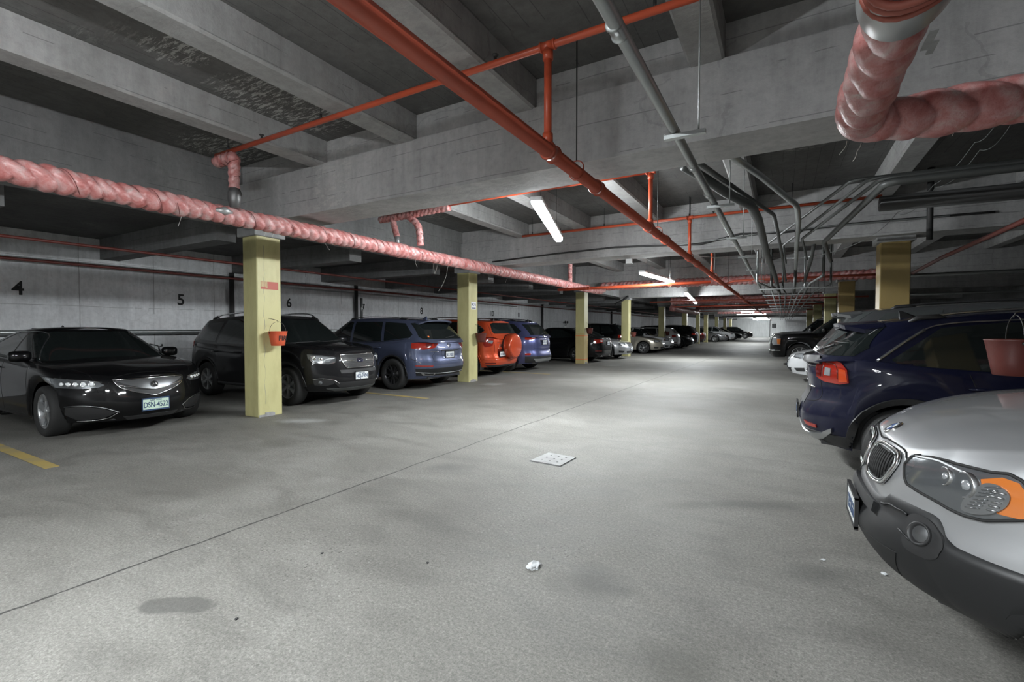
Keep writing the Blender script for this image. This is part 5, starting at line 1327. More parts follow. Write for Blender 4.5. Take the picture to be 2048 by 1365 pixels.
# ---- blue crossover ----------------------------------------------------------------
c = Car('glossy blue crossover parked nose-in just past the red-orange SUV', M['p_rogue'], 4.66, 1.84,
    [(-2.33, 1.05), (-2.2, 1.13), (-1.2, 1.10), (0, 1.05), (.8, 1.04), (1.3, 1.0), (1.9, .93), (2.33, .80)],
    [(-1.95, 1.56), (-1.2, 1.64), (-.3, 1.67), (.3, 1.64), (.6, 1.58)],
    dict(xfb=1.45, xrb=-2.27, xft=.50, xrt=-1.80, wb=1.66, wt=1.22, nf=4, nr=5, crown=.03), (1.40, -1.31), .352, .25,
    rear=[(0, .14), (.12, .03), (.3, 0), (.5, .06), (.7, .05), (1, .09)], nr=4.2, lowr=.28)
windows(c, [(-.76, 1.06), (.76, 1.06), (.58, 1.58), (-.58, 1.58)], [(-.66, 1.18), (.66, 1.18), (.58, 1.52), (-.58, 1.52)],
    [[(1.0, 1.05), (.52, 1.54), (.12, 1.59), (.08, 1.08)], [(.0, 1.08), (.03, 1.59), (-.85, 1.58), (-.95, 1.12)], [(-1.04, 1.14), (-.94, 1.57), (-1.5, 1.52), (-1.80, 1.30), (-1.74, 1.22)]])
tl = c.patch('tail_lamp', [(.40, 1.13), (.60, 1.17), (.90, 1.18), (.90, 1.03), (.72, 1.02), (.48, 1.08)], 'r', M['tail'], .012, both=True)
for o, sd in zip(tl, (1, -1)): c.patch('reverse_lens', [(sd * .50, 1.12), (sd * .64, 1.14), (sd * .64, 1.08), (sd * .54, 1.085)][::-sd], 'r', M['lamp_white'], .016, parent=o)
c.line('tailgate_chrome', [(-.36, 1.045), (.36, 1.045)], 'r', M['chrome'], .012, .006)
c.patch('plate_recess', [(-.30, 1.02), (.30, 1.02), (.26, .86), (-.26, .86)], 'r', M['p_navy'], .004); c.plate('r', .935, 'HTR-6102', 'plate')
c.disc_badge('r', 0, 1.12, .04, 'chrome', sx=1.2); c.line('tailgate_gap', [(-.60, 1.15), (-.58, .75), (0, .70), (.58, .75), (.60, 1.15)], 'r', M['seam'], .004, -.001, curve=False)
c.patch('lower_bumper', [(-.88, .50), (.88, .50), (.82, .30), (-.82, .30)], 'r', M['plastic_grey'], .010); c.patch('skid_trim', [(-.60, .42), (.60, .42), (.52, .33), (-.52, .33)], 'r', M['galv'], .020)
for sd in (1, -1): c.patch('reflector', [(sd * .66, .60), (sd * .86, .60), (sd * .84, .54), (sd * .68, .54)][::-sd], 'r', M['tail'], .008)
c.wheels('split', .222, 'alloy', 5); c.mirror(.92, 1.1, M['p_rogue']); c.rails(-1.5, .3, .56, 'chrome', .05); c.fin(-1.6); archtrim(c, M['plastic'], .04)
c.line('rear_wiper', [(0.0, 1.20), (-.32, 1.24)], 'r', M['plastic'], .008, .014, 'c', curve=False)
c.place(-6.72, 13.92, PI, False)

# ---- generic sedan / hatch / SUV for the farther bays --------------------------------
def generic(kind, label, paint, nose, y, rz, front, q=.6, wheel='split', rim='alloy', lampm='lamp_clear', detail=None, L=None, W=1.82, name='car'):
    if kind == 'sedan':
        L = L or 4.8; h = L / 2
        c = Car(label, paint, L, W, [(-h, .92), (-h + .15, 1.0), (-h + .6, 1.03), (-1.0, .98), (0, .93), (.8, .93), (1.3, .90), (h - .4, .78), (h, .66)],
            [(-.95, 1.34), (-.5, 1.40), (0, 1.41), (.3, 1.385)], dict(xfb=1.30, xrb=-1.95, xft=.30, xrt=-.95, wb=1.62, wt=1.12, nf=4, nr=4.5, crown=.03), (h - .95, -h + 1.08), .325, .21, nf=3.6, q=q)
        windows(c, [(-.74, .95), (.74, .95), (.54, 1.36), (-.54, 1.36)], [(-.62, 1.08), (.62, 1.08), (.50, 1.33), (-.50, 1.33)],
            [[(.92, .96), (.36, 1.33), (.02, 1.36), (.0, .97)], [(-.07, .97), (-.05, 1.36), (-.5, 1.35), (-1.05, 1.13), (-1.1, 1.03)]])
        zh, zt = .68, .90
    else:
        L = L or 4.6; h = L / 2; Hh = 1.62 if kind == 'suv' else 1.46; bz = 1.06 if kind == 'suv' else .96
        c = Car(label, paint, L, W, [(-h, bz - .04), (-h + .15, bz + .04), (-1.2, bz + .02), (0, bz - .02), (.8, bz), (1.3, bz - .04), (h - .4, bz - .14), (h, bz - .26)],
            [(-h + .42, Hh - .07), (-1.1, Hh - .02), (-.3, Hh), (.2, Hh - .02), (.5, Hh - .06)], dict(xfb=1.35, xrb=-h + .06, xft=.45, xrt=-h + .48, wb=1.64, wt=1.22, nf=4, nr=6, crown=.03), (h - .92, -h + 1.0), .345 if kind == 'suv' else .32, .25, nf=3.8, q=q)
        windows(c, [(-.74, bz + .03), (.74, bz + .03), (.58, Hh - .08), (-.58, Hh - .08)], [(-.64, bz + .10), (.64, bz + .10), (.54, Hh - .10), (-.54, Hh - .10)],
            [[(.95, bz + .02), (.48, Hh - .09), (.08, Hh - .05), (.05, bz + .04)], [(-.02, bz + .04), (.0, Hh - .05), (-.85, Hh - .06), (-.95, bz + .06)], [(-1.04, bz + .08), (-.94, Hh - .07), (-1.4, Hh - .12), (-1.7, bz + .14)]])
        zh, zt = bz - .25, bz - .04
    if front:
        hl = c.patch('headlamp', [(.50, zh + .05), (.70, zh + .075), (.87, zh + .08), (.88, zh - .04), (.70, zh - .06), (.52, zh - .03)], 'f', M['lamp'], .008, both=True)
        for o, sd in zip(hl, (1, -1)):
            c.patch('lamp_lens', [(sd * .56, zh + .03), (sd * .74, zh + .05), (sd * .74, zh - .03), (sd * .58, zh - .02)][::sd], 'f', M[lampm], .014, parent=o)
            c.patch('indicator_lens', [(sd * .78, zh + .05), (sd * .86, zh + .06), (sd * .86, zh - .01), (sd * .79, zh - .02)][::sd], 'f', M['amber'], .014, parent=o)
        g = c.patch('grille', [(-.36, zh + .03), (.36, zh + .03), (.28, zh - .10), (-.28, zh - .10)], 'f', M['plastic'], .008)
        c.line('grille_frame', [(-.37, zh + .035), (.37, zh + .035), (.28, zh - .10), (-.28, zh - .10), (-.37, zh + .035)], 'f', M['chrome'], .007, .010, curve=False, parent=g)
        for zz in (zh, zh - .035, zh - .07): c.line('grille_bar', [(-.30, zz), (.30, zz)], 'f', M['satin'], .004, .012, parent=g)
        c.disc_badge('f', 0, zh - .02, .045, 'chrome', parent=g)
        c.patch('lower_grille', [(-.50, .38), (.50, .38), (.42, .28), (-.42, .28)], 'f', M['plastic'], .006)
        c.patch('fog_recess', [(.58, .38), (.82, .40), (.80, .31), (.62, .30)], 'f', M['plastic'], .006, both=True)
        c.plate('f', .45, 'GBN-2817', 'plate'); bonnet(c, c.L / 2 - .18, 1.2, .45, .76)
    else:
        tl = c.patch('tail_lamp', [(.52, zt + .03), (.72, zt + .05), (.90, zt + .04), (.90, zt - .12), (.72, zt - .11), (.54, zt - .08)], 'r', M['tail'], .010, both=True)
        for o, sd in zip(tl, (1, -1)): c.patch('reverse_lens', [(sd * .56, zt + .0), (sd * .66, zt + .01), (sd * .66, zt - .05), (sd * .57, zt - .05)][::-sd], 'r', M['lamp_white'], .014, parent=o)
        c.line('tailgate_chrome', [(-.42, zt - .02), (.42, zt - .02)], 'r', M['chrome'], .010, .005); c.plate('r', zt - .12, 'DLM-5093', 'plate')
        c.patch('lower_valance', [(-.80, .38), (.80, .38), (.72, .28), (-.72, .28)], 'r', M['plastic'], .008)
        for sd in (1, -1): c.patch('reflector', [(sd * .62, .50), (sd * .80, .50), (sd * .80, .46), (sd * .62, .46)][::-sd], 'r', M['tail_dark'], .007)
        c.disc_badge('r', 0, zt + .05, .04, 'chrome')
        for sd in (1, -1): f = MB(); f.lathe([(.035, 0), (.04, .12), (.03, .12)], Matrix.Translation((-c.L / 2 + .22, sd * .5, .28)) @ Matrix.Rotation(-PI / 2, 4, 'Y'), 14); f.build('exhaust_pipe', M['chrome'], c.t)
    c.wheels(wheel, .215 if kind != 'suv' else .225, rim, 5); c.mirror(.80, c.gh['xfb'] * 0 + interp(c.belt, .8) + .03, paint)
    c.handles((-.1, -.95), interp(c.belt, 0) - .12, paint)
    doors(c, [[(.0, interp(c.belt, 0)), (-.02, .28)], [(-.98, interp(c.belt, -1)), (-.88, .75), (-.98, .62)], [(1.0, interp(c.belt, 1)), (.95, .28)]])
    if kind == 'suv': c.rails(-1.4, .3, .56, 'satin', .045, .010); c.fin(-1.5)
    if detail: detail(c)
    c.place(nose, y, rz, front)
    return c
generic('sedan', 'black sedan with orange-red tail lamps behind the orange-banded column', M['p_black'], -6.25, 18.95, PI, False, .8)
def tall_chrome(c): pass
generic('sedan', 'silver sedan with round-nosed bonnet beside the orange-banded column', M['p_silver'], -5.98, 21.4, 0, True, .8, L=5.0)
generic('suv', 'black SUV whose roof shows above the silver sedan', M['p_black'], -7.0, 24.6, PI, False, .5)
generic('sedan', 'champagne sedan with pale headlamps beyond the silver sedan', M['p_gold'], -5.75, 27.1, 0, True, .7)
generic('hatch', 'white hatchback with dark lamps behind the champagne sedan', M['p_white'], -5.75, 29.6, 0, True, .7)
generic('hatch', 'white car with upright red tail lamp beside the far bucket column', M['p_white'], -5.95, 32.9, PI, False, .5)
generic('sedan', 'graphite sedan nose-out beyond the white cars', M['p_dgrey'], -5.5, 35.6, 0, True, .5)
generic('suv', 'dark SUV with small red tail lamps past the graphite sedan', M['p_black'], -5.55, 38.2, PI, False, .5)
generic('suv', 'very dark SUV partly hidden behind the narrow column', M['p_dgrey'], -7.0, 43.0, 0, True, .45)
generic('sedan', 'dark maroon sedan behind the pair of distant columns', M['p_maroon'], -6.4, 48.6, PI, False, .45)
generic('sedan', 'distant blue-grey sedan nose-out past the pair of columns', M['p_grey'], -5.1, 53.5, 0, True, .45)
generic('suv', 'distant white SUV nose-out near the far wall', M['p_white'], -4.6, 58.0, 0, True, .45)
generic('sedan', 'distant black sedan with bright wheels near the far wall', M['p_black'], -4.3, 64.5, 0, True, .45)
generic('suv', 'farthest black SUV standing in front of the white far wall', M['p_black'], -3.6, 74, 0, True, .45)
# ---- silver SUV close to the viewer -----------------------------------------------------
SV = M['p_bmw']
c = Car('large silver SUV with twin oval grilles and amber headlamp corner, close to the viewer', SV, 4.56, 1.86,
    [(-2.28, .98), (-2.1, 1.08), (-1.0, 1.06), (0, 1.03), (.7, 1.05), (1.1, 1.06), (1.53, 1.02), (1.93, .935), (2.12, .865), (2.22, .815), (2.28, .77)],
    [(-1.9, 1.55), (-1.1, 1.63), (-.3, 1.66), (.2, 1.64), (.45, 1.60)],
    dict(xfb=1.18, xrb=-2.2, xft=.40, xrt=-1.80, wb=1.66, wt=1.26, nf=4.5, nr=6, crown=.03), (1.46, -1.335), .36, .25,
    front=[(0, .20), (.12, .09), (.3, .02), (.42, 0), (.52, .025), (.60, .05), (.8, .045), (.92, .06), (1, .10)], side=[(0, .93), (.2, .985), (.5, 1.0), (.8, .985), (.93, .96), (1, .90)],
    nf=3.1, crown=.045, lowf=.23, q=1.5, arch=.05)
windows(c, [(-.78, 1.08), (.78, 1.08), (.60, 1.58), (-.60, 1.58)], [(-.62, 1.2), (.62, 1.2), (.54, 1.52), (-.54, 1.52)],
    [[(.90, 1.08), (.44, 1.55), (.05, 1.58), (.02, 1.08)], [(-.05, 1.08), (-.03, 1.58), (-.85, 1.57), (-.98, 1.12)], [(-1.06, 1.14), (-.95, 1.56), (-1.5, 1.52), (-1.75, 1.26)]])
# dark plastic lower body: front bumper wrapping round and side cladding
def band(c, name, z0f, z1f, u0, u1, m, off, sides=(1, -1), n=120, k=10, end='f'):
    """strip of skin running round the front of the car between two heights"""
    us = [math.sin(PI / 2 * i / n) for i in range(n + 1)]; per = []
    for u in us:
        if u >= u0: per.append((1, u))
    arc = per + [(-1, u) for (_, u) in per[::-1]]
    f = MB(); V = []
    for side, u in arc:
        q = c.P(side, u, .5); zl = c.zlow(q.x); zb = interp(c.belt, q.x); z0, z1 = z0f(q), z1f(q)
        for j in range(k + 1):
            z = z0 + (z1 - z0) * j / k; v = max(0, min(1, (z - zl) / (zb - zl))); p = c.P(side, u, v); pd = c.P(side, u, min(1, v + .02)) - c.P(side, u, max(0, v - .02))
            u2 = u - .004 if u > .996 else u + .004
            t = c.P(side, min(1, u + .004), v) - c.P(side, max(-1, u - .004), v)
            nn = t.cross(pd) * side
            if u >= .9995 or nn.length < 1e-8: nn = Vector((1, 0, 0))
            nn.normalize(); 
            if nn.dot(Vector((p.x * .6, p.y, 0))) < 0: nn = -nn
            e = off * (1 if 0 < j < k else .0) 
            V.append(p + nn * (off if 0 < j < k else -.006))
    K = k + 1; F = []
    for i in range(len(arc) - 1):
        for j in range(k): a = i * K + j; F.append((a, a + 1, a + K + 1, a + K))
    f.add(V, F, 0, True); o = f.build(name, m, c.t)
    bm = bmesh.new(); bm.from_mesh(o.data); bmesh.ops.remove_doubles(bm, verts=bm.verts, dist=.0003); bmesh.ops.recalc_face_normals(bm, faces=bm.faces)
    ctr = Vector((1.2, 0, .5)); s_ = sum(1 if fc.normal.dot(fc.calc_center_median() - ctr) > 0 else -1 for fc in bm.faces)
    if s_ < 0: bmesh.ops.reverse_faces(bm, faces=bm.faces)
    for fc in bm.faces: fc.smooth = True
    bm.to_mesh(o.data); bm.free(); return o
def ztop(q):
    a = abs(c.unwrap('f', q.y, 3))
    return interp([(0, .588), (.20, .592), (.30, .612), (.36, .645), (.55, .640), (.60, .620), (.64, .585), (.70, .566), (.95, .562), (1.4, .50)], a)
bp = band(c, 'front_bumper', lambda q: c.zlow(q.x) + .0, ztop, .60, 1, M['plastic_grey'], .016, n=200, k=18)
rb = c.patch('bumper_rib', [(-.30, .535), (-.28, .575), (.28, .575), (.30, .535)], 'F', M['plastic_grey'], .036, step=.02, thick=.03)
c.patch('door_cladding', [(1.0, .28), (1.03, .46), (-.92, .46), (-.88, .28)], 'l', M['plastic_grey'], .012, both=True)
c.patch('lower_intake', [(-.46, .44), (.46, .44), (.40, .32), (-.40, .32)], 'F', M['black'], .020)
for sd in (1, -1):
    rc = c.patch('fog_recess', [(sd * .49, .60), (sd * .56, .618), (sd * .63, .58), (sd * .65, .53), (sd * .60, .48), (sd * .50, .49)][::sd], 'F', M['plastic'], .022, curve=True, step=.02)
    h, n = c.hit('F', sd * .555, .553); T = Matrix.Translation(h + n * .024) @ n.to_track_quat('Z', 'Y').to_matrix().to_4x4()
    f = MB(); f.lathe([(.044, -.012), (.046, .010), (.040, .012), (.035, .0), (.031, -.004)], T, 28); f.build('fog_ring', M['plastic'], rc)
    f = MB(); f.lathe([(0, .004), (.018, .002), (.034, -.003)], T, 28); f.build('fog_lamp', M['beak'], rc)
    c.line('bumper_edge_strip', [(sd * .31, .585), (sd * .38, .612), (sd * .48, .60)], 'F', M['plastic_grey'], .005, .020, curve=True)
    c.line('bumper_edge_strip', [(sd * .47, .535), (sd * .525, .515)], 'F', M['plastic_grey'], .005, .024, parent=rc)
# twin grilles
for sd in (1, -1):
    pl = [(sd * .035, .76), (sd * .05, .80), (sd * .10, .825), (sd * .22, .832), (sd * .33, .828), (sd * .375, .805), (sd * .37, .765), (sd * .33, .71), (sd * .285, .68), (sd * .20, .665), (sd * .09, .665), (sd * .05, .70)]
    g_ = c.patch('grille', pl[::sd], 'F', M['black'], .008, curve=True, step=.02, thick=.02)
    c.line('grille_frame', pl + [pl[0], pl[1]], 'F', M['chrome'], .007, .011, parent=g_, step=.012, n=8)
    ins = [(sd * (.205 + (abs(a) - .205) * .88), .748 + (b - .748) * .86) for a, b in pl]
    c.line('grille_inner_frame', ins + [ins[0], ins[1]], 'F', M['galv'], .004, .010, parent=g_, step=.012)
    for k in range(11):
        y_ = .075 + k * .026; zb_ = .69 if y_ < .26 else .69 + (y_ - .26) * .9; zt_ = .815 if y_ > .08 else .80
        c.line('grille_slat', [(sd * y_, zb_), (sd * y_, zt_)], 'F', M['black'], .0042, .012, parent=g_, curve=False)
# headlamps
for sd in (1, -1):
    out = [(.425, .80), (.438, .836), (.527, .853), (.647, .860), (.758, .863), (.808, .872), (.846, .862), (.885, .825), (.905, .775), (.885, .745), (.828, .722), (.751, .691), (.690, .684), (.627, .690), (.565, .705), (.461, .727), (.444, .752)]
    out = [(sd * a, b) for a, b in out]
    hl = c.patch('headlamp', out[::sd], 'F', M['lamp'], .010, step=.02, thick=.02)
    c.line('lamp_gasket', out + [out[0]], 'F', M['black'], .006, .010, parent=hl, curve=False, step=.012)
    for a, b_, r_ in ((.605, .805, .036), (.683, .797, .050)):
        h, n = c.hit('F', sd * a, b_)
        T = Matrix.Translation(h + n * .006) @ (n * .45 + Vector((.5, 0, 0))).to_track_quat('Z', 'Y').to_matrix().to_4x4()
        f = MB(); f.lathe([(r_, -.03), (r_ * 1.02, .004), (r_ * .9, .006), (r_ * .80, -.004), (r_ * .5, -.012), (0, -.014)], T, 30); f.build('reflector', M['satin'], hl)
        f = MB(); f.lathe([(0, .010), (r_ * .32, .006), (r_ * .44, -.002)], T, 20); f.build('projector', M['lamp_clear'], hl)
    c.patch('indicator_lens', [(sd * a, b) for a, b in ((.735, .832), (.796, .856), (.842, .850), (.876, .812), (.885, .765), (.860, .735), (.792, .731), (.76, .76))][::sd], 'F', M['amber'], .014, parent=hl, label='amber corner indicator', step=.02)
    c.patch('clear_lens', [(sd * a, b) for a, b in ((.687, .707), (.690, .742), (.722, .793), (.758, .824), (.800, .825), (.824, .803), (.816, .765), (.781, .729), (.732, .707))][::sd], 'F', M['flute'], .020, parent=hl, step=.015, curve=True)
    for k in range(8):
        z_ = .722 + k * .013; a0 = .70 + k * .008
        c.line('lens_flute', [(sd * a0, z_), (sd * (a0 + .045), z_ + .012)], 'F', M['lamp'], .0022, .023, parent=hl, curve=False)
    for k in range(5): c.line('lens_flute', [(sd * (.765 + .006 * (k % 3)), .738 + k * .016), (sd * (.80 + .004 * k), .742 + k * .016)], 'F', M['satin'], .003, .023, parent=hl, curve=False)
    c.line('lamp_brow', [(sd * .46, .838), (sd * .57, .848), (sd * .67, .838)], 'F', M['lamp_white'], .004, .013, parent=hl)
# bonnet with crease lines, roundel
for sd in (1, -1): c.line('bonnet_gap', [(sd * .01, .836), (sd * .10, .848), (sd * .25, .850), (sd * .36, .842), (sd * .415, .812), (sd * .43, .842), (sd * .46, .852)], 'F', M['seam'], .0045, .001)
for sd in (1, -1): c.line('bonnet_gap', [(1.75, sd * .80), (1.5, sd * .815), (1.2, sd * .82)], 't', M['seam'], .004, -.001)
h, n = c.hit('t', 2.14, 0); T = Matrix.Translation(h) @ n.to_track_quat('Z', 'Y').to_matrix().to_4x4()
f = MB(); f.lathe([(0, .004), (.028, .004), (.030, .006), (.041, .006), (.044, .002), (.044, -.006)], T, 32); bd = f.build('badge', M['plastic'], c.t)
f = MB(); f.lathe([(.0405, .0062), (.042, .007), (.045, .004), (.045, -.004)], T, 32); f.build('badge_rim', M['chrome'], bd)
for k in range(4):
    f = MB(); V = [T @ Vector((0, 0, .0068))] + [T @ Vector((.028 * math.cos(a), .028 * math.sin(a), .0068)) for a in [PI / 2 * k + PI / 2 * j / 6 for j in range(7)]]
    f.add(V, [(0, j, j + 1) for j in range(1, 7)]); f.build('badge_quadrant', M['skinblue'] if k % 2 else M['plate'], bd)
c.plate('f', .475, '2512G6', 'plate', y=.0, off=.045, small=None)
c.mirror(.78, 1.10, SV, 1.1); c.wheels('wide', .235, 'alloy', 5); archtrim(c, 'plastic_grey', .06, .018); c.handles((-.12, -.9), .93, SV); c.rails(-1.55, .3, .58, 'satin', .06)
doors(c, [[(.98, 1.02), (1.0, .6), (1.0, .48)], [(0, 1.02), (-.02, .48)]])
c.place(.345, 2.97, PI); SILV = c.t
# ---- navy crossover, tail to the lane --------------------------------------------------
NV = M['p_navy']
c = Car('navy blue crossover with a big red tail lamp, tail-out beyond the silver SUV', NV, 4.36, 1.81,
    [(-2.18, .98), (-2.10, 1.06), (-1.8, 1.09), (-1.2, 1.04), (0, .98), (.8, .97), (1.3, .94), (1.8, .86), (2.18, .74)],
    [(-1.75, 1.40), (-1.2, 1.47), (-.5, 1.515), (.1, 1.51), (.5, 1.46)],
    dict(xfb=1.40, xrb=-2.10, xft=.50, xrt=-1.62, wb=1.62, wt=1.20, nf=4, nr=4.2, crown=.03), (1.32, -1.38), .33, .22,
    rear=[(0, .16), (.10, .06), (.22, .0), (.38, 0), (.50, .05), (.62, .09), (.85, .07), (1, .08)], nr=3.6, crown=.04, lowr=.24, q=1.3)
windows(c, [(-.74, 1.0), (.74, 1.0), (.58, 1.44), (-.58, 1.44)], [(-.72, 1.12), (.72, 1.12), (.70, 1.2), (.56, 1.40), (.4, 1.43), (-.4, 1.43), (-.56, 1.40), (-.70, 1.2)],
    [[(.98, 1.0), (.48, 1.40), (.08, 1.45), (.05, 1.0)], [(-.02, 1.0), (.0, 1.45), (-.75, 1.43), (-1.14, 1.385), (-1.50, 1.10), (-1.42, 1.04)]])
c.line('window_trim', [(-1.60, 1.085), (-1.42, 1.24), (-1.25, 1.37), (-1.10, 1.42), (-.8, 1.445), (0, 1.475), (.5, 1.43)], 'l', M['satin'], .006, .006, 'c', both=True)
c.line('window_trim', [(-1.60, 1.085), (-1.42, 1.24), (-1.25, 1.37)], 'l', M['satin'], .015, .000, 'c', both=True)
doors(c, [[(.0, .98), (-.02, .28)], [(-1.0, 1.0), (-.92, .75), (-1.0, .60)], [(.95, .28), (-.88, .28)]])
for sd in (1, -1):
    ol = [(sd * .49, .99), (sd * .50, 1.035), (sd * .575, 1.064), (sd * .70, 1.078), (sd * .78, 1.05), (sd * .84, .99), (sd * .86, .872), (sd * .78, .852), (sd * .60, .862), (sd * .51, .90)]
    tl = c.patch('tail_lamp', ol[::-sd], 'R', M['tail'], .016, step=.02, thick=.02)
    c.patch('lamp_inner', [(sd * .50, 1.02), (sd * .575, 1.035), (sd * .57, .91), (sd * .51, .91)][::-sd], 'R', M['tail_dark'], .020, parent=tl, step=.02)
    c.patch('reverse_lens', [(sd * .615, 1.0), (sd * .68, .995), (sd * .68, .925), (sd * .61, .925)][::-sd], 'R', M['lamp_clear'], .022, parent=tl, step=.02, label='clear reversing lens')
    c.line('lamp_rib', [(sd * .585, .91), (sd * .582, .98), (sd * .598, 1.035)], 'R', M['lamp'], .004, .017, parent=tl)
    c.line('lamp_rib', [(sd * .60, 1.045), (sd * .70, 1.04), (sd * .75, .99), (sd * .755, .90)], 'R', M['tail_dark'], .004, .017, parent=tl)
    c.patch('side_marker_lens', [(sd * .77, 1.0), (sd * .83, .985), (sd * .85, .88), (sd * .77, .87)][::-sd], 'R', M['tail_orange'], .020, parent=tl, step=.02)
    c.patch('reflector', [(sd * .40, .44), (sd * .56, .425), (sd * .56, .395), (sd * .42, .405)][::-sd], 'R', M['tail'], .012)
c.spoiler(-1.52, -1.86, .57, .55, NV, .04, .035)
c.patch('mid_spoiler', [(-.56, 1.075), (.56, 1.075), (.54, 1.03), (-.54, 1.03)], 'r', M['plastic'], .045, thick=.05)
c.line('garnish', [(-.50, 1.0), (.50, 1.0)], 'r', M['plastic'], .008, .002)
c.line('tailgate_gap', [(-.50, .98), (-.53, .80), (-.50, .66), (0, .64), (.50, .66), (.53, .80), (.50, .98)], 'r', M['seam'], .004, -.001)
c.disc_badge('r', 0, .90, .045, 'chrome', sx=1.5); c.line('model_script', [(-.44, .79), (-.26, .79)], 'r', M['chrome'], .008, .003); c.line('model_script', [(.26, .80), (.44, .80)], 'r', M['chrome'], .008, .003)
c.patch('plate_recess', [(-.30, .78), (.30, .78), (.26, .60), (-.26, .60)], 'r', M['plastic'], .004); c.plate('r', .50, 'HWL-1940', 'plate', off=.02)
bo = [(-.74, .46), (-.62, .395), (-.45, .365), (.45, .365), (.62, .395), (.74, .46), (.73, .41), (.60, .335), (.42, .30), (-.42, .30), (-.60, .335), (-.73, .41)]
c.patch('silver_skid_trim', [(a, b - .03) for a, b in bo], 'R', M['satin'], .024, thick=.02, step=.025)
c.patch('lower_bumper', [(-.95, .36), (.95, .36), (.92, .25), (-.92, .25)], 'R', M['plastic'], .010)
c.line('rear_wiper', [(0.0, 1.16), (-.36, 1.21)], 'r', M['plastic'], .009, .014, 'c', curve=False); c.line('heater_line', [(-.56, 1.24), (.56, 1.24)], 'r', M['galv_dark'], .003, .006, 'c')
c.fin(-1.25); c.rails(-1.30, .3, .58, 'satin', .03, .012); archtrim(c, 'plastic', .055, .014); c.wheels('thin', .21, 'alloy_dark', 10); c.mirror(.86, 1.02, NV); c.handles((-.12, -.92), .88, NV)
c.place(.17, 6.12, 0, False)
# ---- grey hatchback behind it, white sedan, black luxury SUV, pickup ---------------------
def gd(c):
    c.spoiler(-1.74, -2.02, .60, .58, M['p_grey'], .04, .035)
    c.line('rear_wiper', [(0, 1.2), (-.34, 1.24)], 'r', M['plastic'], .009, .014, 'c', curve=False)
GG = M['p_grey']
c = Car('grey hatchback SUV with a steep rear window, beyond the navy crossover', GG, 4.6, 1.84,
    [(-2.3, 1.03), (-2.15, 1.12), (-1.2, 1.08), (0, 1.04), (.8, 1.05), (1.3, 1.0), (1.9, .92), (2.3, .80)], [(-1.80, 1.60), (-1.1, 1.66), (-.3, 1.69), (.3, 1.66), (.5, 1.62)],
    dict(xfb=1.35, xrb=-2.24, xft=.45, xrt=-1.82, wb=1.68, wt=1.28, nf=4, nr=6, crown=.03), (1.38, -1.30), .35, .25, q=.9)
windows(c, [(-.74, 1.1), (.74, 1.1), (.58, 1.60), (-.58, 1.60)], [(-.74, 1.14), (.74, 1.14), (.62, 1.60), (-.62, 1.60)], [[(.95, 1.08), (.48, 1.60), (.08, 1.63), (.05, 1.1)], [(-.02, 1.1), (0, 1.63), (-.85, 1.63), (-.95, 1.12)], [(-1.04, 1.14), (-.94, 1.62), (-1.5, 1.58), (-1.8, 1.24)]], tint='glass_grey')
tl = c.patch('tail_lamp', [(.62, 1.08), (.80, 1.12), (.90, 1.10), (.90, .86), (.76, .84), (.66, .92)], 'r', M['lamp_white'], .012, both=True)
for o, sd in zip(tl, (1, -1)): c.patch('red_lens', [(sd * .70, 1.02), (sd * .88, 1.03), (sd * .88, .97), (sd * .72, .96)][::-sd], 'r', M['tail'], .016, parent=o)
c.line('tail_strip', [(-.60, 1.0), (.60, 1.0)], 'r', M['tail'], .012, .006); c.plate('r', .85, 'FRD-7721', 'plate'); gd(c)
c.patch('lower_valance', [(-.85, .42), (.85, .42), (.8, .3), (-.8, .3)], 'r', M['plastic'], .01)
c.wheels('split', .222, 'alloy', 5); c.mirror(.85, 1.12, GG); c.rails(-1.4, .3, .58, 'plastic', .03); c.handles((-.1, -.92), .95, GG)
c.place(.36, 8.38, 0, False)
generic('sedan', 'white sedan nose-out between the grey hatchback and the black luxury SUV', M['p_white'], .12, 14.6, PI, True, .8, L=4.8)
BK = M['p_black']
c = Car('black luxury SUV with tall chrome-edged nose and many-spoked wheel', BK, 5.2, 2.02,
    [(-2.6, 1.12), (-2.4, 1.22), (-1.2, 1.20), (0, 1.18), (.8, 1.18), (1.2, 1.20), (1.8, 1.18), (2.4, 1.13), (2.6, 1.06)], [(-2.1, 1.80), (-1.1, 1.84), (-.1, 1.85), (.4, 1.82), (.6, 1.78)],
    dict(xfb=1.25, xrb=-2.5, xft=.55, xrt=-2.2, wb=1.80, wt=1.42, nf=5, nr=7, crown=.03), (1.60, -1.45), .41, .32, front=[(0, .10), (.2, .01), (.6, 0), (.9, .04), (1, .10)], nf=5, q=.9, arch=.06, lowf=.28)
windows(c, [(-.84, 1.22), (.84, 1.22), (.68, 1.76), (-.68, 1.76)], None, [[(.95, 1.22), (.60, 1.75), (.1, 1.78), (.08, 1.22)], [(0, 1.22), (.02, 1.78), (-.95, 1.78), (-1.0, 1.24)], [(-1.08, 1.25), (-1.02, 1.77), (-2.0, 1.74), (-2.2, 1.28)]])
hl = c.patch('headlamp', [(.66, 1.02), (.97, 1.02), (.98, .76), (.74, .76), (.68, .85)], 'f', M['lamp_clear'], .012, both=True)
for o, sd in zip(hl, (1, -1)): c.patch('indicator_lens', [(sd * .84, 1.0), (sd * .96, 1.0), (sd * .96, .80), (sd * .86, .80)][::sd], 'f', M['amber'], .018, parent=o)
c.patch('side_indicator', [(2.28, 1.0), (2.42, 1.0), (2.42, .78), (2.30, .78)], 'l', M['amber'], .010, both=True)
g_ = c.patch('grille', [(-.58, 1.04), (.58, 1.04), (.54, .68), (-.54, .68)], 'f', M['plastic'], .010)
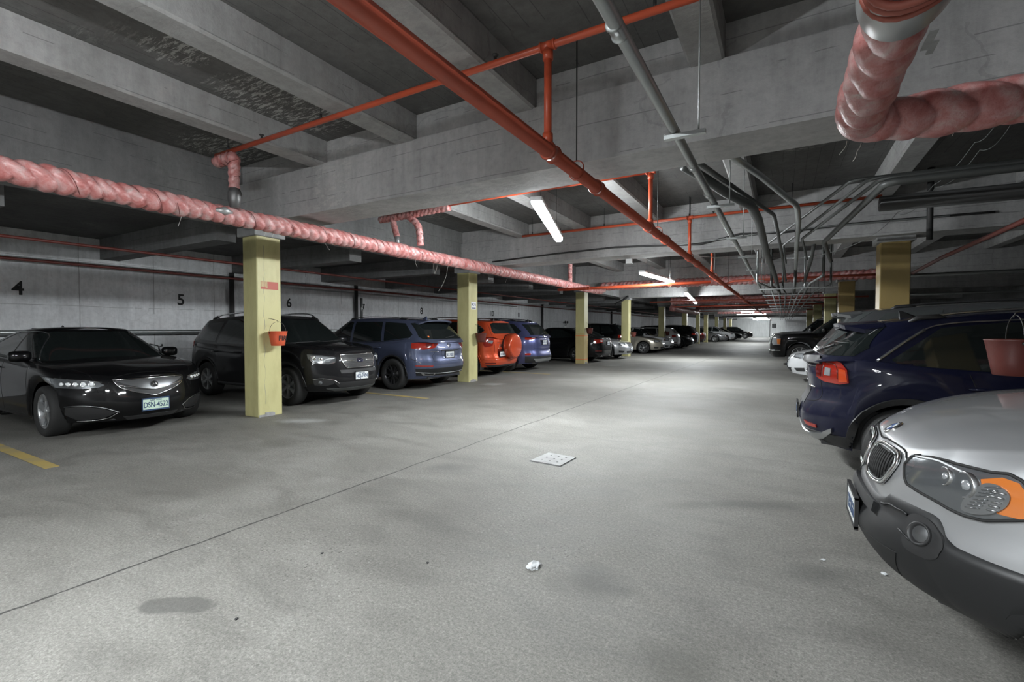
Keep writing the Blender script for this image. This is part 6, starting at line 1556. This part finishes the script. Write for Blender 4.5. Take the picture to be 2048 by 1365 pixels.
c.line('grille_frame', [(-.60, 1.05), (.60, 1.05), (.55, .67), (-.55, .67), (-.60, 1.05)], 'f', M['chrome'], .02, .014, curve=False, parent=g_)
for k in range(5): c.line('grille_bar', [(-.55, .73 + k * .065), (.55, .73 + k * .065)], 'f', M['chrome'], .008, .016, parent=g_)
c.line('bumper_trim', [(-.98, .56), (0, .54), (.98, .56)], 'f', M['chrome'], .02, .006); c.plate('f', .48, 'HRX-2206', 'plate')
c.line('door_trim', [(2.0, .94), (1.7, .94)], 'l', M['chrome'], .010, .006, both=True)
c.wheels('thin', .29, 'alloy', 9); c.mirror(.86, 1.28, BK, 1.3); c.handles((-.1, -1.0), 1.08, M['chrome']); doors(c, [[(0, 1.18), (0, .4)], [(1.05, 1.18), (1.05, .4)]])
c.place(-.42, 21.4, PI)
c = Car('silver pickup cab with bright windscreen pillar, seen over the black luxury SUV', M['p_silver'], 5.2, 1.95,
    [(-2.6, 1.15), (-1.0, 1.20), (.6, 1.22), (1.1, 1.22), (1.9, 1.18), (2.6, 1.02)], [(-1.6, 1.86), (-.1, 1.92), (.2, 1.90), (.5, 1.84)],
    dict(xfb=1.15, xrb=-1.9, xft=.45, xrt=-1.6, wb=1.76, wt=1.42, nf=5, nr=7, crown=.03), (1.65, -1.5), .40, .35, q=.5)
windows(c, [(-.82, 1.25), (.82, 1.25), (.66, 1.82), (-.66, 1.82)], None, [[(.85, 1.25), (.50, 1.80), (.1, 1.83), (.08, 1.25)], [(0, 1.25), (.02, 1.83), (-.9, 1.83), (-.95, 1.26)]])
hl = c.patch('headlamp', [(.60, .98), (.92, .98), (.92, .80), (.66, .80)], 'f', M['lamp_clear'], .012, both=True)
g_ = c.patch('grille', [(-.52, 1.0), (.52, 1.0), (.50, .72), (-.50, .72)], 'f', M['plastic'], .010); c.wheels('split', .25, 'alloy', 6); c.mirror(.78, 1.30, M['chrome'], 1.5)
c.place(-.6, 29.5, PI)
generic('suv', 'dark far SUV nose-out beyond the pickup cab', M['p_dgrey'], .2, 34.2, PI, True, .45)
generic('sedan', 'dark far sedan nose-out by the grey inner wall', M['p_black'], .4, 44, PI, True, .45)
# ---- bicycle leaning by the wall ------------------------------------------------------
def wheel_ring(cx, m, r=.33):
    f = MB(); f.tube([Vector((0, cx + r * math.cos(a), r + .02 + r * math.sin(a) * 1.0)) for a in [2 * PI * k / 36 for k in range(36)]], .018, 8, closed=True); return f
t = empty('bicycle', (-12.02, 4.78, 0), .0); tag(t, 'dark bicycle leaning against the wall rail between the black sedan and dark grey SUV', 'bicycle')
for cx in (-.52, .52):
    f = MB(); pts = [Vector((0, cx + .33 * math.cos(a), .35 + .33 * math.sin(a))) for a in [2 * PI * k / 36 for k in range(36)]]; f.tube(pts, .018, 8, closed=True); tw = f.build('bicycle_tyre', M['rubber'], t)
    f = MB()
    for k in range(14): a = 2 * PI * k / 14; f.tube([(0, cx, .35), (0, cx + .32 * math.cos(a), .35 + .32 * math.sin(a))], .0015, 4)
    f.build('spoke', M['galv'], tw)
f = MB()
for a, b_ in (((0, -.52, .35), (0, -.18, .38)), ((0, -.18, .38), (0, -.12, .86)), ((0, -.12, .84), (0, .36, .88)), ((0, -.18, .38), (0, .38, .80)), ((0, .36, .95), (0, .52, .35)), ((0, -.52, .35), (0, -.13, .80))): f.tube([a, b_], .016, 8)
f.build('frame', M['iron'], t)
f = MB(); f.tube([(-.28, .30, 1.04), (-.1, .38, 1.0), (0, .36, .98), (.1, .38, 1.0), (.28, .30, 1.04)], .012, 8); f.tube([(0, .36, .93), (0, .36, .98)], .014, 8); f.build('handlebar', M['iron'], t)
f = MB(); f.tube([(0, -.12, .84), (0, -.12, .94)], .012, 8); f.tube([(0, -.26, .955), (0, -.1, .96), (0, .02, .955)], [.05, .04, .015], 10); f.build('saddle', M['plastic'], t)
f = MB(); f.lathe([(0, 0), (.09, 0), (.09, .01), (0, .01)], Matrix.Translation((0, -.18, .38)) @ Matrix.Rotation(PI / 2, 4, 'Y'), 20); f.tube([(.03, -.18, .38), (.05, -.10, .24), (.1, -.10, .24)], .008, 6); f.build('crank', M['galv'], t)
